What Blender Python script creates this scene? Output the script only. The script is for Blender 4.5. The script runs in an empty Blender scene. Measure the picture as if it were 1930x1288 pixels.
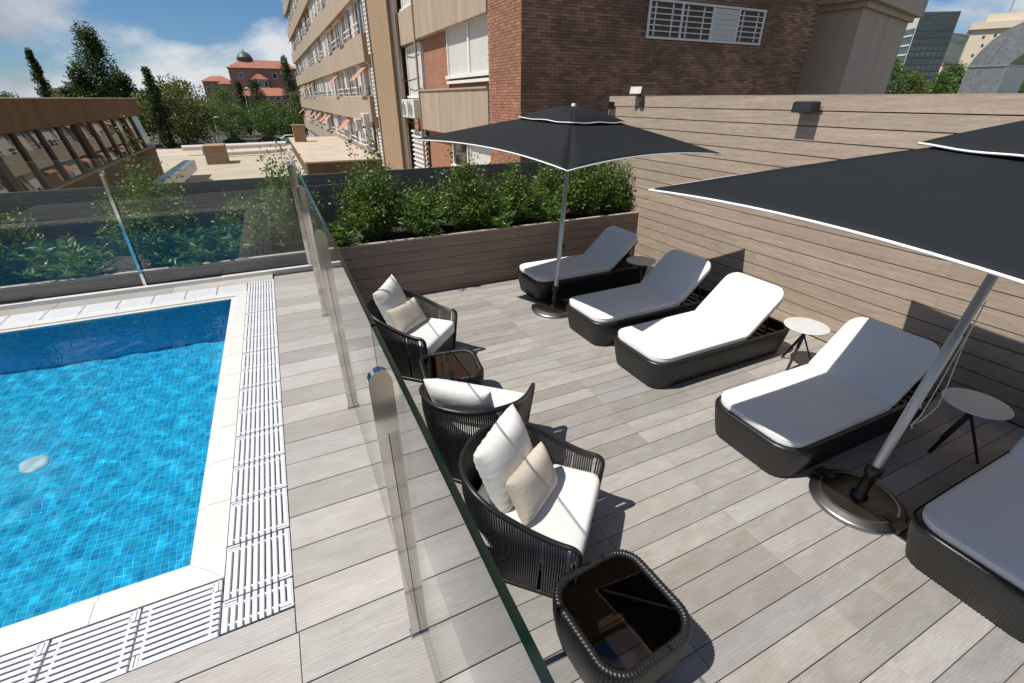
import bpy, math, random
import numpy as np
from mathutils import Vector, Matrix
R = math.radians
scene = bpy.context.scene
col = scene.collection

# ------------------------------------------------------------------ camera, sky, sun, exposure
PD = 0.65                                   # height of the raised pool deck above the sun deck
cam_d = bpy.data.cameras.new('camera'); cam = bpy.data.objects.new('camera', cam_d); col.objects.link(cam)
cam_d.sensor_width = 36; cam_d.lens = 864 / 1930 * 36; cam_d.clip_start = .02; cam_d.clip_end = 5000
cam.location = (0, 0, 2.4); cam.rotation_euler = (R(90 - 27.928), 0, R(-25.67))
scene.camera = cam
SUNV = Vector((.61, -.022, -1.0)).normalized()        # direction the light travels
ELEV = math.asin(-SUNV.z); AZ = math.atan2(-SUNV.y, -SUNV.x)
world = bpy.data.worlds.new('World'); scene.world = world; world.use_nodes = True
def build_world():
    nt = world.node_tree; N = nt.nodes; L = nt.links; N.clear()
    out = N.new('ShaderNodeOutputWorld')
    sky = N.new('ShaderNodeTexSky'); sky.sky_type = 'NISHITA'; sky.sun_disc = False
    sky.sun_elevation = ELEV; sky.sun_rotation = math.pi / 2 - AZ; sky.air_density = 1.0; sky.dust_density = .15; sky.ozone_density = 1.6
    bg = N.new('ShaderNodeBackground'); bg.inputs[1].default_value = .05
    tn = N.new('ShaderNodeMix'); tn.data_type = 'RGBA'; tn.blend_type = 'MULTIPLY'; tn.inputs[0].default_value = 1; tn.inputs[7].default_value = (.66, .98, 1.40, 1)   # cooler air than the model's
    L.new(sky.outputs[0], tn.inputs[6]); L.new(tn.outputs[2], bg.inputs[0])
    tc = N.new('ShaderNodeTexCoord'); mp = N.new('ShaderNodeMapping'); mp.inputs['Scale'].default_value = (1, 1, 2.0); mp.inputs['Location'].default_value = (.1, .0, .0)
    L.new(tc.outputs['Generated'], mp.inputs[0])
    n1 = N.new('ShaderNodeTexNoise'); n1.inputs['Scale'].default_value = 2.6; n1.inputs['Detail'].default_value = 10; n1.inputs['Roughness'].default_value = .56; n1.inputs['Distortion'].default_value = .25
    L.new(mp.outputs[0], n1.inputs['Vector'])
    r1 = N.new('ShaderNodeValToRGB'); r1.color_ramp.elements[0].position = .485; r1.color_ramp.elements[1].position = .565
    # cloud banks pile up towards the horizon
    sz = N.new('ShaderNodeSeparateXYZ'); L.new(tc.outputs['Generated'], sz.inputs[0]); mr = N.new('ShaderNodeMapRange'); mr.inputs[1].default_value = 0; mr.inputs[2].default_value = .42; mr.inputs[3].default_value = .09; mr.inputs[4].default_value = -.03
    L.new(sz.outputs[2], mr.inputs[0]); ad_ = N.new('ShaderNodeMath'); L.new(n1.outputs['Fac'], ad_.inputs[0]); L.new(mr.outputs[0], ad_.inputs[1]); L.new(ad_.outputs[0], r1.inputs[0])
    # shade inside the clouds: the same noise looked up a little towards the sun
    mp2 = N.new('ShaderNodeMapping'); mp2.inputs['Location'].default_value = (-.06, 0, .07); L.new(mp.outputs[0], mp2.inputs[0])
    n2 = N.new('ShaderNodeTexNoise'); n2.inputs['Scale'].default_value = 2.6; n2.inputs['Detail'].default_value = 7; n2.inputs['Roughness'].default_value = .56; n2.inputs['Distortion'].default_value = .25
    L.new(mp2.outputs[0], n2.inputs['Vector'])
    r2 = N.new('ShaderNodeValToRGB'); r2.color_ramp.elements[0].position = .42; r2.color_ramp.elements[0].color = (.90, .92, .95, 1)
    r2.color_ramp.elements[1].position = .68; r2.color_ramp.elements[1].color = (.40, .46, .55, 1)
    L.new(n2.outputs['Fac'], r2.inputs[0])
    bg2 = N.new('ShaderNodeBackground'); bg2.inputs[1].default_value = .70; L.new(r2.outputs[0], bg2.inputs[0])
    mx = N.new('ShaderNodeMixShader'); mm = N.new('ShaderNodeMath'); mm.operation = 'MULTIPLY'; mm.inputs[1].default_value = .93
    L.new(r1.outputs[0], mm.inputs[0]); L.new(mm.outputs[0], mx.inputs[0]); L.new(bg.outputs[0], mx.inputs[1]); L.new(bg2.outputs[0], mx.inputs[2])
    L.new(mx.outputs[0], out.inputs[0])
build_world()
sun_d = bpy.data.lights.new('sun', 'SUN'); sun_d.energy = 4.5; sun_d.angle = R(.53); sun_d.color = (1, .955, .89)
sun = bpy.data.objects.new('sun', sun_d); col.objects.link(sun); sun.rotation_euler = SUNV.to_track_quat('-Z', 'Y').to_euler(); sun.location = (-8, 0, 14)
vs = scene.view_settings; vs.view_transform = 'Standard'; vs.look = 'None'; vs.gamma = 1; vs.exposure = 0.28; vs.use_curve_mapping = False
scene.render.engine = 'CYCLES'
cy = scene.cycles; cy.use_denoising = True; cy.max_bounces = 12; cy.transparent_max_bounces = 24; cy.transmission_bounces = 8
cy.glossy_bounces = 5; cy.diffuse_bounces = 4; cy.caustics_refractive = True; cy.caustics_reflective = False; cy.sample_clamp_indirect = 6; cy.blur_glossy = .5
CAUSTIC = True
try:
    sun_d.cycles.is_caustics_light = CAUSTIC
except Exception: pass

# ------------------------------------------------------------------ helpers
class MB:
    """collects shapes and links them as one mesh object"""
    def __init__(s): s.v = []; s.f = []; s.m = []; s.sm = []
    def add(s, vs_, fs, mi=0, smooth=False):
        o = len(s.v); s.v += [tuple(p) for p in vs_]
        for f in fs: s.f.append(tuple(i + o for i in f)); s.m.append(mi); s.sm.append(smooth)
        return s
    def box(s, x0, x1, y0, y1, z0, z1, mi=0, ch=0.0, mat=None):
        if ch <= 0:
            v = [(x, y, z) for z in (z0, z1) for y in (y0, y1) for x in (x0, x1)]
            f = [(0, 2, 3, 1), (4, 5, 7, 6), (0, 1, 5, 4), (2, 6, 7, 3), (0, 4, 6, 2), (1, 3, 7, 5)]
        else:                                # chamfered top edges
            c = ch
            v = [(x0, y0, z0), (x1, y0, z0), (x1, y1, z0), (x0, y1, z0), (x0, y0, z1 - c), (x1, y0, z1 - c), (x1, y1, z1 - c), (x0, y1, z1 - c),
                 (x0 + c, y0 + c, z1), (x1 - c, y0 + c, z1), (x1 - c, y1 - c, z1), (x0 + c, y1 - c, z1)]
            f = [(3, 2, 1, 0)] + [(i, (i + 1) % 4, 4 + (i + 1) % 4, 4 + i) for i in range(4)] + [(4 + i, 4 + (i + 1) % 4, 8 + (i + 1) % 4, 8 + i) for i in range(4)] + [(8, 9, 10, 11)]
        if mat is not None: v = [tuple(mat @ Vector(p)) for p in v]
        return s.add(v, f, mi)
    def cbox(s, c, size, mi=0, mat=None):
        x, y, z = c; a, b, d = [q / 2 for q in size]
        return s.box(x - a, x + a, y - b, y + b, z - d, z + d, mi, 0, mat)
    def bar(s, p, q, w, h, mi=0, w2=None, h2=None):
        p = Vector(p); q = Vector(q); d = (q - p).normalized(); up = Vector((0, 0, 1)) if abs(d.z) < .95 else Vector((0, 1, 0))
        a = d.cross(up).normalized(); b = a.cross(d)
        w2 = w if w2 is None else w2; h2 = h if h2 is None else h2
        v = [p + a * (sx * w / 2) + b * (sy * h / 2) for sx, sy in ((-1, -1), (1, -1), (1, 1), (-1, 1))] + [q + a * (sx * w2 / 2) + b * (sy * h2 / 2) for sx, sy in ((-1, -1), (1, -1), (1, 1), (-1, 1))]
        return s.add(v, [(3, 2, 1, 0), (4, 5, 6, 7)] + [(i, (i + 1) % 4, 4 + (i + 1) % 4, 4 + i) for i in range(4)], mi)
    def tube(s, pts, r, n=8, mi=0, closed=False, caps=True):
        pts = [Vector(p) for p in pts]; m = len(pts); rr = r if isinstance(r, (list, tuple)) else [r] * m
        vs_, prev = [], None
        for i, p in enumerate(pts):
            if closed: d = pts[(i + 1) % m] - pts[i - 1]
            else: d = pts[min(i + 1, m - 1)] - pts[max(i - 1, 0)]
            d.normalize()
            if prev is None:
                prev = d.cross(Vector((0, 0, 1)) if abs(d.z) < .9 else Vector((1, 0, 0))).normalized()
            a = (prev - d * prev.dot(d)).normalized(); prev = a; b = d.cross(a)
            for k in range(n):
                t = 2 * math.pi * k / n; vs_.append(p + (a * math.cos(t) + b * math.sin(t)) * rr[i])
        fs = []
        for i in range(m if closed else m - 1):
            j = (i + 1) % m
            for k in range(n): fs.append((i * n + k, i * n + (k + 1) % n, j * n + (k + 1) % n, j * n + k))
        s.add(vs_, fs, mi, True)
        if caps and not closed: s.add(vs_[:n], [tuple(reversed(range(n)))], mi); s.add(vs_[-n:], [tuple(range(n))], mi)
        return s
    def rings(s, rings, mi=0, smooth=True, cap0=False, cap1=False, closed=True):
        n = len(rings[0]); vs_ = [p for r in rings for p in r]; fs = []
        for i in range(len(rings) - 1):
            for k in range(n if closed else n - 1): fs.append((i * n + k, i * n + (k + 1) % n, (i + 1) * n + (k + 1) % n, (i + 1) * n + k))
        s.add(vs_, fs, mi, smooth)
        if cap0: s.add(rings[0], [tuple(reversed(range(n)))], mi, smooth)
        if cap1: s.add(rings[-1], [tuple(range(n))], mi, smooth)
        return s
    def lathe(s, prof, n=24, mi=0, c=(0, 0, 0), smooth=True):
        rg = [[(c[0] + r * math.cos(2 * math.pi * k / n), c[1] + r * math.sin(2 * math.pi * k / n), c[2] + z) for k in range(n)] for r, z in prof]
        return s.rings(rg, mi, smooth, prof[0][0] > .0005, prof[-1][0] > .0005)
    def prism(s, poly, z0, z1, mi=0, mat=None):
        n = len(poly); v = [(x, y, z0) for x, y in poly] + [(x, y, z1) for x, y in poly]
        if mat is not None: v = [tuple(mat @ Vector(p)) for p in v]
        return s.add(v, [tuple(reversed(range(n))), tuple(range(n, 2 * n))] + [(i, (i + 1) % n, n + (i + 1) % n, n + i) for i in range(n)], mi)
    def xf(s, mat): s.v = [tuple(mat @ Vector(p)) for p in s.v]; return s
    def mesh(s, name, mats):
        me = bpy.data.meshes.new(name); me.from_pydata(s.v, [], s.f)
        for m in (mats if isinstance(mats, (list, tuple)) else [mats]): me.materials.append(m)
        me.polygons.foreach_set('material_index', s.m); me.polygons.foreach_set('use_smooth', s.sm); me.update()
        return me
    def build(s, name, mats, parent=None, loc=None):
        return put(name, s.mesh(name, mats), parent, loc)
def put(name, me, parent=None, loc=None, rz=0):
    o = bpy.data.objects.new(name, me); col.objects.link(o)
    if parent is not None: o.parent = parent
    if loc is not None: o.location = loc
    if rz: o.rotation_euler = (0, 0, rz)
    return o
def tag(o, label, cat, group=None):
    o['label'] = label; o['category'] = cat
    if group: o['group'] = group
    return o
def struct(o): o['kind'] = 'structure'; return o
def stuff(o): o['kind'] = 'stuff'; return o
def thing(name, label, cat, loc=(0, 0, 0), rz=0, group=None):
    o = bpy.data.objects.new(name, None); o.empty_display_size = .1; col.objects.link(o); o.location = loc; o.rotation_euler = (0, 0, rz)
    return tag(o, label, cat, group)
def copy_tree(o, parent=None):
    c = o.copy(); col.objects.link(c); c.parent = parent
    for ch in list(o.children): copy_tree(ch, c)
    return c
def rrect(x0, x1, y0, y1, rad, n=6):
    """rounded rectangle, corner radii in order (x0,y0) (x1,y0) (x1,y1) (x0,y1), counter-clockwise"""
    if not isinstance(rad, (list, tuple)): rad = [rad] * 4
    pts = []
    for (cx, cy, a0), r in zip(((x0, y0, 180), (x1, y0, 270), (x1, y1, 0), (x0, y1, 90)), rad):
        sx = 1 if cx == x0 else -1; sy = 1 if cy == y0 else -1
        for k in range(n + 1):
            a = R(a0 + 90 * k / n); pts.append((cx + sx * r + r * math.cos(a), cy + sy * r + r * math.sin(a)))
    return pts
def resample(pts, n, closed=True):
    P = np.array(pts, float)
    if closed: P = np.vstack([P, P[:1]])
    d = np.r_[0, np.cumsum(np.hypot(*(P[1:] - P[:-1]).T))]
    t = np.linspace(0, d[-1], n, endpoint=not closed)
    return np.c_[np.interp(t, d, P[:, 0]), np.interp(t, d, P[:, 1])], d[-1]
def normals2(P, closed=True):
    T = (np.roll(P, -1, 0) - np.roll(P, 1, 0)) if closed else np.gradient(P, axis=0)
    T /= np.maximum(np.hypot(*T.T), 1e-9)[:, None]
    return np.c_[T[:, 1], -T[:, 0]]
def slab(outline, z0, th, edge=.02, crown=.006, n=96):
    """soft cushion slab with rounded edges"""
    P, _ = resample(outline, n); Nn = normals2(P); mb = MB(); rings = []
    c = P.mean(0)
    for dz, ins in ((0, edge * .9), (edge * .35, edge * .25), (edge, 0), (th - edge, 0), (th - edge * .35, edge * .22), (th, edge * .9)):
        Q = P - Nn * ins; rings.append([(x, y, z0 + dz) for x, y in Q])
    base = P - Nn * edge * .9
    for k, s_ in enumerate((.9, .7, .45, .2, .02)):
        Q = c + (base - c) * s_; rings.append([(x, y, z0 + th + crown * (1 - s_ ** 2)) for x, y in Q])
    mb.rings(rings, 0, True, cap0=True, cap1=True)
    return mb
def ribbed(outline, prof, pitch, amp, mb=None, mi=0, spr=5):
    """wicker wall: rounded outline swept over prof [(z, outward offset)], pressed into upright ribs"""
    _, ln = resample(outline, 8); nr = max(8, int(ln / pitch)); P, _ = resample(outline, nr * spr); Nn = normals2(P)
    k = np.arange(nr * spr) % spr; off = amp * np.sqrt(np.clip(np.sin(np.pi * (k + .02) / spr), 0, 1))
    mb = mb or MB()
    mb.rings([[(x, y, z) for x, y in P + Nn * (o + off)[:, None]] for z, o in prof], mi, True)
    return mb

# ------------------------------------------------------------------ materials (all procedural)
def nodes(name):
    m = bpy.data.materials.new(name); m.use_nodes = True; nt = m.node_tree
    return m, nt.nodes, nt.links, nt.nodes['Principled BSDF']
def mix(N, L, f, a, b, mode='MIX'):
    x = N.new('ShaderNodeMix'); x.data_type = 'RGBA'; x.blend_type = mode
    for k, q in ((0, f), (6, a), (7, b)):
        if hasattr(q, 'is_output'): L.new(q, x.inputs[k])
        else: x.inputs[k].default_value = q if k == 0 else (*q[:3], 1)
    return x.outputs[2]
def math_(N, L, op, a, b=0.0):
    x = N.new('ShaderNodeMath'); x.operation = op
    for k, q in ((0, a), (1, b)):
        if hasattr(q, 'is_output'): L.new(q, x.inputs[k])
        else: x.inputs[k].default_value = q
    return x.outputs[0]
def coords(N, L, scale=(1, 1, 1), rnd=True, space='Object'):
    tc = N.new('ShaderNodeTexCoord'); mp = N.new('ShaderNodeMapping'); mp.inputs['Scale'].default_value = scale
    L.new(tc.outputs[space], mp.inputs[0])
    if not rnd: return mp.outputs[0]
    oi = N.new('ShaderNodeObjectInfo'); ad = N.new('ShaderNodeVectorMath'); ad.operation = 'ADD'
    ml = math_(N, L, 'MULTIPLY', oi.outputs['Random'], 91.7); L.new(mp.outputs[0], ad.inputs[0]); L.new(ml, ad.inputs[1])
    return ad.outputs[0]
def noise(N, L, vec, scale, detail=4, rough=.5, dist=0):
    n = N.new('ShaderNodeTexNoise'); n.inputs['Scale'].default_value = scale; n.inputs['Detail'].default_value = detail; n.inputs['Roughness'].default_value = rough; n.inputs['Distortion'].default_value = dist
    L.new(vec, n.inputs['Vector']); return n.outputs['Fac']
def ramp(N, L, f, stops):
    r = N.new('ShaderNodeValToRGB'); e = r.color_ramp.elements
    while len(e) < len(stops): e.new(.5)
    for k, (p, c) in enumerate(stops):
        e[k].position = p; e[k].color = (*c[:3], 1) if hasattr(c, '__len__') else (c, c, c, 1)
    L.new(f, r.inputs[0]); return r.outputs[0]
def bump(N, L, b, h, strength=.3, dist=.005):
    x = N.new('ShaderNodeBump'); x.inputs['Strength'].default_value = strength; x.inputs['Distance'].default_value = dist
    L.new(h, x.inputs['Height']); L.new(x.outputs[0], b.inputs['Normal'])
def P(name, c, rough=.5, metal=0.0, var=.12, scale=6, stretch=(1, 1, 1), bmp=0.0, bscale=80, bdist=.003, objvar=0.0, islvar=0.0, tint=None, spec=.5, rvar=0.0, sheen=0.0):
    m, N, L, b = nodes(name)
    v = coords(N, L, stretch); n = noise(N, L, v, scale, 5, .6)
    lo = tuple(x * (1 - var) for x in c); hi = tuple(min(1, x * (1 + var)) for x in c)
    cc = ramp(N, L, n, [(.3, lo), (.7, hi)])
    if objvar:
        oi = N.new('ShaderNodeObjectInfo'); cc = mix(N, L, math_(N, L, 'MULTIPLY', oi.outputs['Random'], objvar), cc, tint or tuple(x * .5 for x in c))
    if islvar:
        g = N.new('ShaderNodeNewGeometry'); cc = mix(N, L, math_(N, L, 'MULTIPLY', g.outputs['Random Per Island'], islvar), cc, tint or tuple(x * .5 for x in c))
    L.new(cc, b.inputs['Base Color']); b.inputs['Roughness'].default_value = rough; b.inputs['Metallic'].default_value = metal; b.inputs['Specular IOR Level'].default_value = spec
    if rvar: L.new(ramp(N, L, n, [(.2, rough - rvar), (.8, rough + rvar)]), b.inputs['Roughness'])
    if sheen: b.inputs['Sheen Weight'].default_value = sheen
    if bmp: bump(N, L, b, noise(N, L, v, bscale, 3, .6), bmp, bdist)
    return m
def wood_tile(name, pale, tan, grey):
    """wood-look porcelain plank, grain along the local x axis, every plank different"""
    m, N, L, b = nodes(name)
    v = coords(N, L, (2.0, 7, 1)); v2 = coords(N, L, (5, 110, 1)); v3 = coords(N, L, (1.2, 2.4, 1))
    a = noise(N, L, v, 1.6, 6, .62, .9); f = noise(N, L, v2, 2.2, 6, .68, .5); k = noise(N, L, v3, 2.1, 3, .5, 1.2)
    w = N.new('ShaderNodeTexWave'); w.wave_type = 'BANDS'; w.bands_direction = 'Y'; w.inputs['Scale'].default_value = 3.2; w.inputs['Distortion'].default_value = 11; w.inputs['Detail'].default_value = 2; w.inputs['Detail Scale'].default_value = .55
    L.new(v, w.inputs['Vector'])
    oi = N.new('ShaderNodeObjectInfo')
    base = mix(N, L, ramp(N, L, k, [(.35, 0.0), (.7, 1.0)]), pale, tan)
    base = mix(N, L, ramp(N, L, oi.outputs['Random'], [(0, .0), (.45, .25), (1, .95)]), base, grey)
    base = mix(N, L, math_(N, L, 'MULTIPLY', ramp(N, L, a, [(.35, 1.0), (.62, 0.0)]), .34), base, tuple(x * .68 for x in tan))
    base = mix(N, L, math_(N, L, 'MULTIPLY', ramp(N, L, f, [(.42, 1.0), (.54, 0.0)]), .30), base, tuple(x * .6 for x in tan))
    base = mix(N, L, math_(N, L, 'MULTIPLY', math_(N, L, 'POWER', w.outputs['Fac'], 3.0), .26), base, tuple(x * .55 for x in grey))
    r2 = math_(N, L, 'FRACT', math_(N, L, 'MULTIPLY', oi.outputs['Random'], 7.31))
    hsv = N.new('ShaderNodeHueSaturation'); L.new(base, hsv.inputs['Color']); L.new(ramp(N, L, r2, [(0, .80), (1, 1.12)]), hsv.inputs['Value'])
    L.new(hsv.outputs[0], b.inputs['Base Color']); b.inputs['Roughness'].default_value = .52; b.inputs['Specular IOR Level'].default_value = .4
    bump(N, L, b, f, .22, .002)
    return m
def composite_board(name, c, axis):
    """grooved wood composite cladding, grain along axis"""
    m, N, L, b = nodes(name)
    st = [9, 9, 9]; st[axis] = .7; st2 = [70, 70, 70]; st2[axis] = 5
    v = coords(N, L, st); v2 = coords(N, L, st2)
    a = noise(N, L, v, 1.5, 5, .6, 1.6); f = noise(N, L, v2, 2.0, 3, .6)
    w = N.new('ShaderNodeTexWave'); w.wave_type = 'RINGS'; w.rings_direction = 'SPHERICAL'; w.inputs['Scale'].default_value = .9; w.inputs['Distortion'].default_value = 5; w.inputs['Detail'].default_value = 2
    L.new(v, w.inputs['Vector'])
    cc = mix(N, L, ramp(N, L, a, [(.3, 0.), (.7, 1.)]), tuple(x * .82 for x in c), tuple(min(1, x * 1.12) for x in c))
    cc = mix(N, L, math_(N, L, 'MULTIPLY', ramp(N, L, f, [(.36, 1.), (.52, 0.)]), .42), cc, tuple(x * .5 for x in c))
    cc = mix(N, L, math_(N, L, 'MULTIPLY', w.outputs['Fac'], .2), cc, tuple(x * .6 for x in c))
    oi = N.new('ShaderNodeObjectInfo'); hsv = N.new('ShaderNodeHueSaturation'); L.new(cc, hsv.inputs['Color']); L.new(ramp(N, L, oi.outputs['Random'], [(0, .93), (1, 1.06)]), hsv.inputs['Value'])
    L.new(hsv.outputs[0], b.inputs['Base Color']); b.inputs['Roughness'].default_value = .62; b.inputs['Specular IOR Level'].default_value = .3
    bump(N, L, b, f, .35, .003)
    return m
def clear_glass(name, tintc, ior=1.5, gloss=(1, 1, 1)):
    """thin flat glazing: mirror by Fresnel, otherwise see-through, so daylight passes"""
    m, N, L, b = nodes(name); N.remove(b); out = N['Material Output']
    g = N.new('ShaderNodeNewGeometry'); fr = N.new('ShaderNodeFresnel')
    L.new(math_(N, L, 'ADD', math_(N, L, 'MULTIPLY', g.outputs['Backfacing'], 1 / ior - ior), ior), fr.inputs['IOR'])
    t = N.new('ShaderNodeBsdfTransparent'); t.inputs[0].default_value = (*tintc, 1)
    s = N.new('ShaderNodeBsdfGlossy'); s.inputs['Roughness'].default_value = 0; s.inputs['Color'].default_value = (*gloss, 1)
    x = N.new('ShaderNodeMixShader'); L.new(fr.outputs[0], x.inputs[0]); L.new(t.outputs[0], x.inputs[1]); L.new(s.outputs[0], x.inputs[2]); L.new(x.outputs[0], out.inputs[0])
    return m
def leaf_mat(name, c, c2, yel=None):
    m, N, L, b = nodes(name); out = N['Material Output']
    g = N.new('ShaderNodeNewGeometry'); cc = mix(N, L, g.outputs['Random Per Island'], c, c2)
    if yel: cc = mix(N, L, ramp(N, L, math_(N, L, 'FRACT', math_(N, L, 'MULTIPLY', g.outputs['Random Per Island'], 17.3)), [(.8, 0.), (1., 1.)]), cc, yel)
    L.new(cc, b.inputs['Base Color']); b.inputs['Roughness'].default_value = .38; b.inputs['Specular IOR Level'].default_value = .45
    t = N.new('ShaderNodeBsdfTranslucent'); L.new(mix(N, L, .5, cc, (.16, .26, .03)), t.inputs[0])
    x = N.new('ShaderNodeMixShader'); x.inputs[0].default_value = .28; L.new(b.outputs[0], x.inputs[1]); L.new(t.outputs[0], x.inputs[2]); L.new(x.outputs[0], out.inputs[0])
    return m
def brick_paint(name, c, mortar, sx=4.0, sz=1.0, plane='yz'):
    """far brickwork whose bricks can no longer be told apart"""
    m, N, L, b = nodes(name); tc = N.new('ShaderNodeTexCoord'); sp = N.new('ShaderNodeSeparateXYZ'); cb = N.new('ShaderNodeCombineXYZ')
    L.new(tc.outputs['Object'], sp.inputs[0]); L.new(sp.outputs[1 if plane == 'yz' else 0], cb.inputs[0]); L.new(sp.outputs[2], cb.inputs[1])
    br = N.new('ShaderNodeTexBrick'); br.inputs['Scale'].default_value = 1; br.inputs['Brick Width'].default_value = .26; br.inputs['Row Height'].default_value = .066; br.inputs['Mortar Size'].default_value = .006
    br.inputs['Color1'].default_value = (*c, 1); br.inputs['Color2'].default_value = (*[x * .72 for x in c], 1); br.inputs['Mortar'].default_value = (*mortar, 1); L.new(cb.outputs[0], br.inputs[0])
    n = noise(N, L, tc.outputs['Object'], .8, 4, .6)
    L.new(mix(N, L, math_(N, L, 'MULTIPLY', n, .5), br.outputs[0], tuple(x * .5 for x in c)), b.inputs['Base Color']); b.inputs['Roughness'].default_value = .85
    return m
T = {}
T['deck'] = wood_tile('deck_tile_porcelain', (.415, .39, .36), (.345, .30, .255), (.385, .375, .365))
T['pdeck'] = wood_tile('pool_tile_porcelain', (.47, .445, .412), (.42, .38, .335), (.445, .43, .405))
T['grout'] = P('dark_joint', (.075, .068, .06), .9)
T['board_y'] = composite_board('wall_cladding', (.42, .335, .258), 1)
T['board_x'] = composite_board('planter_cladding', (.30, .225, .18), 0)
T['fence_x'] = composite_board('grey_fence_board', (.21, .195, .175), 0)
T['backing'] = P('dark_backing', (.012, .011, .010), .9)
T['cap'] = P('planter_cap', (.42, .36, .29), .6)
T['soil'] = P('soil', (.05, .036, .025), .95, bmp=.8, bscale=30, bdist=.03, var=.4)
T['coping'] = P('cream_ceramic', (.67, .655, .615), .35, var=.05, scale=3, objvar=.12, tint=(.62, .55, .44))
T['grate'] = P('white_plastic', (.66, .67, .68), .4, var=.03)
T['steel'] = P('polished_steel', (.70, .68, .65), .07, 1.0, var=.05, scale=2, rvar=.03)
T['glass'] = clear_glass('clear_glass', (.972, .986, .98))
T['glass_edge'] = P('green_glass_edge', (.003, .014, .010), .08, var=.2, scale=2)
T['black_cord'] = P('black_cord', (.022, .022, .023), .38, var=.3, scale=40, islvar=.6, tint=(.04, .038, .036), spec=.6)
T['black_tube'] = P('black_aluminium', (.016, .016, .017), .35, var=.2)
T['wicker'] = P('black_wicker', (.013, .0125, .012), .38, var=.35, scale=30, stretch=(1, 1, 14), bmp=.35, bscale=40, bdist=.002, spec=.6)
T['cushion'] = P('white_outdoor_fabric', (.76, .745, .715), .85, var=.035, scale=3, bmp=.30, bscale=5, bdist=.014, sheen=.15)
T['pillow'] = P('cream_pillow_fabric', (.76, .73, .68), .85, var=.03, scale=3, bmp=.35, bscale=9, bdist=.012, sheen=.15)
T['beige'] = P('beige_pillow_fabric', (.56, .485, .395), .85, var=.04, scale=3, bmp=.35, bscale=9, bdist=.012, sheen=.15)
T['canopy'] = P('anthracite_canopy', (.0098, .0122, .014), .8, var=.1, scale=2, bmp=.35, bscale=2.5, bdist=.02, spec=.3)
T['trim'] = P('white_trim', (.80, .80, .78), .6, var=.03)
T['alu'] = P('brushed_aluminium', (.60, .60, .58), .5, .65, var=.08, scale=3, stretch=(30, 30, 1))
T['base_dark'] = P('bronze_plate', (.085, .072, .06), .36, .85, var=.15, scale=3)
T['base_steel'] = P('stainless_skirt', (.33, .32, .31), .36, 1.0, var=.08, scale=3, stretch=(1, 1, 30))
T['plastic'] = P('black_plastic', (.015, .015, .016), .4, var=.2)
T['stool_top'] = P('white_laminate', (.80, .80, .79), .16, var=.02)
T['smoked'] = clear_glass('smoked_glass', (.50, .45, .40), 1.55)
T['rope'] = P('white_rope', (.62, .60, .55), .8)
T['concrete'] = P('ribbed_concrete', (.37, .295, .215), .85, var=.20, scale=1.3, stretch=(2.5, 2.5, .25), bmp=.3, bscale=30, bdist=.01, objvar=.25, tint=(.31, .25, .18))
T['smooth_concrete'] = P('painted_concrete', (.54, .42, .335), .85, var=.1, scale=.7, stretch=(2, 2, .3))
T['tan'] = P('tan_gravel_render', (.31, .215, .125), .9, var=.07, scale=1.5, stretch=(1, 1, .2), bmp=.3, bscale=60, bdist=.01)
T['brick'] = P('red_brick', (.38, .18, .105), .85, var=.3, scale=5, objvar=.6, islvar=.5, tint=(.17, .075, .05), bmp=.3, bscale=60, bdist=.003)
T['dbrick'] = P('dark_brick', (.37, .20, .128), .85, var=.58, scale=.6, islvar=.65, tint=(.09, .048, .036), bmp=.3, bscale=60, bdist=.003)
T['mortar'] = P('mortar', (.26, .20, .15), .95)
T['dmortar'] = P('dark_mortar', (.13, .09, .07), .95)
T['far_brick'] = brick_paint('far_brick', (.46, .22, .12), (.40, .30, .22))
T['white'] = P('white_paint', (.74, .73, .70), .5, var=.06)
T['shutter'] = P('shutter_slats', (.62, .60, .56), .5, var=.06)
T['pane'] = P('dark_window', (.02, .024, .026), .05, spec=.9, var=.3, scale=1)
T['awning'] = P('terracotta_awning', (.48, .22, .12), .8, objvar=.4, tint=(.3, .2, .14))
T['acbox'] = P('air_conditioner_casing', (.62, .60, .55), .5)
T['corr'] = P('grey_metal_strip', (.38, .38, .37), .4, .6)
T['brown'] = P('brown_gravel_fascia', (.105, .068, .036), .9, var=.3, scale=1.2, stretch=(1, 1, .3), bmp=.4, bscale=60, bdist=.01)
T['wing_frame'] = P('bronze_mullion', (.20, .155, .115), .5, var=.15)
T['wing_glass'] = P('dark_glazing', (.012, .011, .010), .015, spec=1.0, var=.2)
T['wing_glass'].node_tree.nodes['Principled BSDF'].inputs['IOR'].default_value = 1.7
T['roof_beige'] = P('roof_membrane', (.46, .385, .30), .9, var=.12, scale=.6)
T['pipe'] = P('pale_pipe', (.60, .58, .53), .5, var=.1)
T['galv'] = P('galvanised_sheet', (.36, .39, .40), .38, .75, var=.22, scale=14)
T['red_roof'] = P('red_roof_tiles', (.33, .13, .085), .85, var=.2, scale=.5)
T['palace'] = P('palace_render', (.27, .18, .13), .9, var=.12, scale=.2)
T['copper'] = P('dome_slate', (.07, .095, .085), .5, var=.2)
T['curtain'] = P('curtain_wall', (.055, .075, .085), .2, var=.35, scale=.3, stretch=(.3, .3, 2), spec=.8)
T['green_glass'] = P('green_glazing', (.03, .085, .07), .1, var=.4, scale=.5, spec=.8)
T['pale_tower'] = P('pale_tower_render', (.62, .53, .42), .85, var=.05)
T['asphalt'] = P('asphalt', (.055, .055, .057), .9, var=.2)
T['ground'] = P('dry_ground', (.10, .105, .06), .95, var=.35, scale=.05)
T['grass'] = P('park_grass', (.09, .12, .035), .95, var=.3, scale=.2)
T['hillm'] = P('wooded_hill', (.045, .058, .045), .95, var=.4, scale=.02)
T['bark'] = P('bark', (.10, .075, .05), .9, var=.3, stretch=(1, 1, .2))
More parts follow.
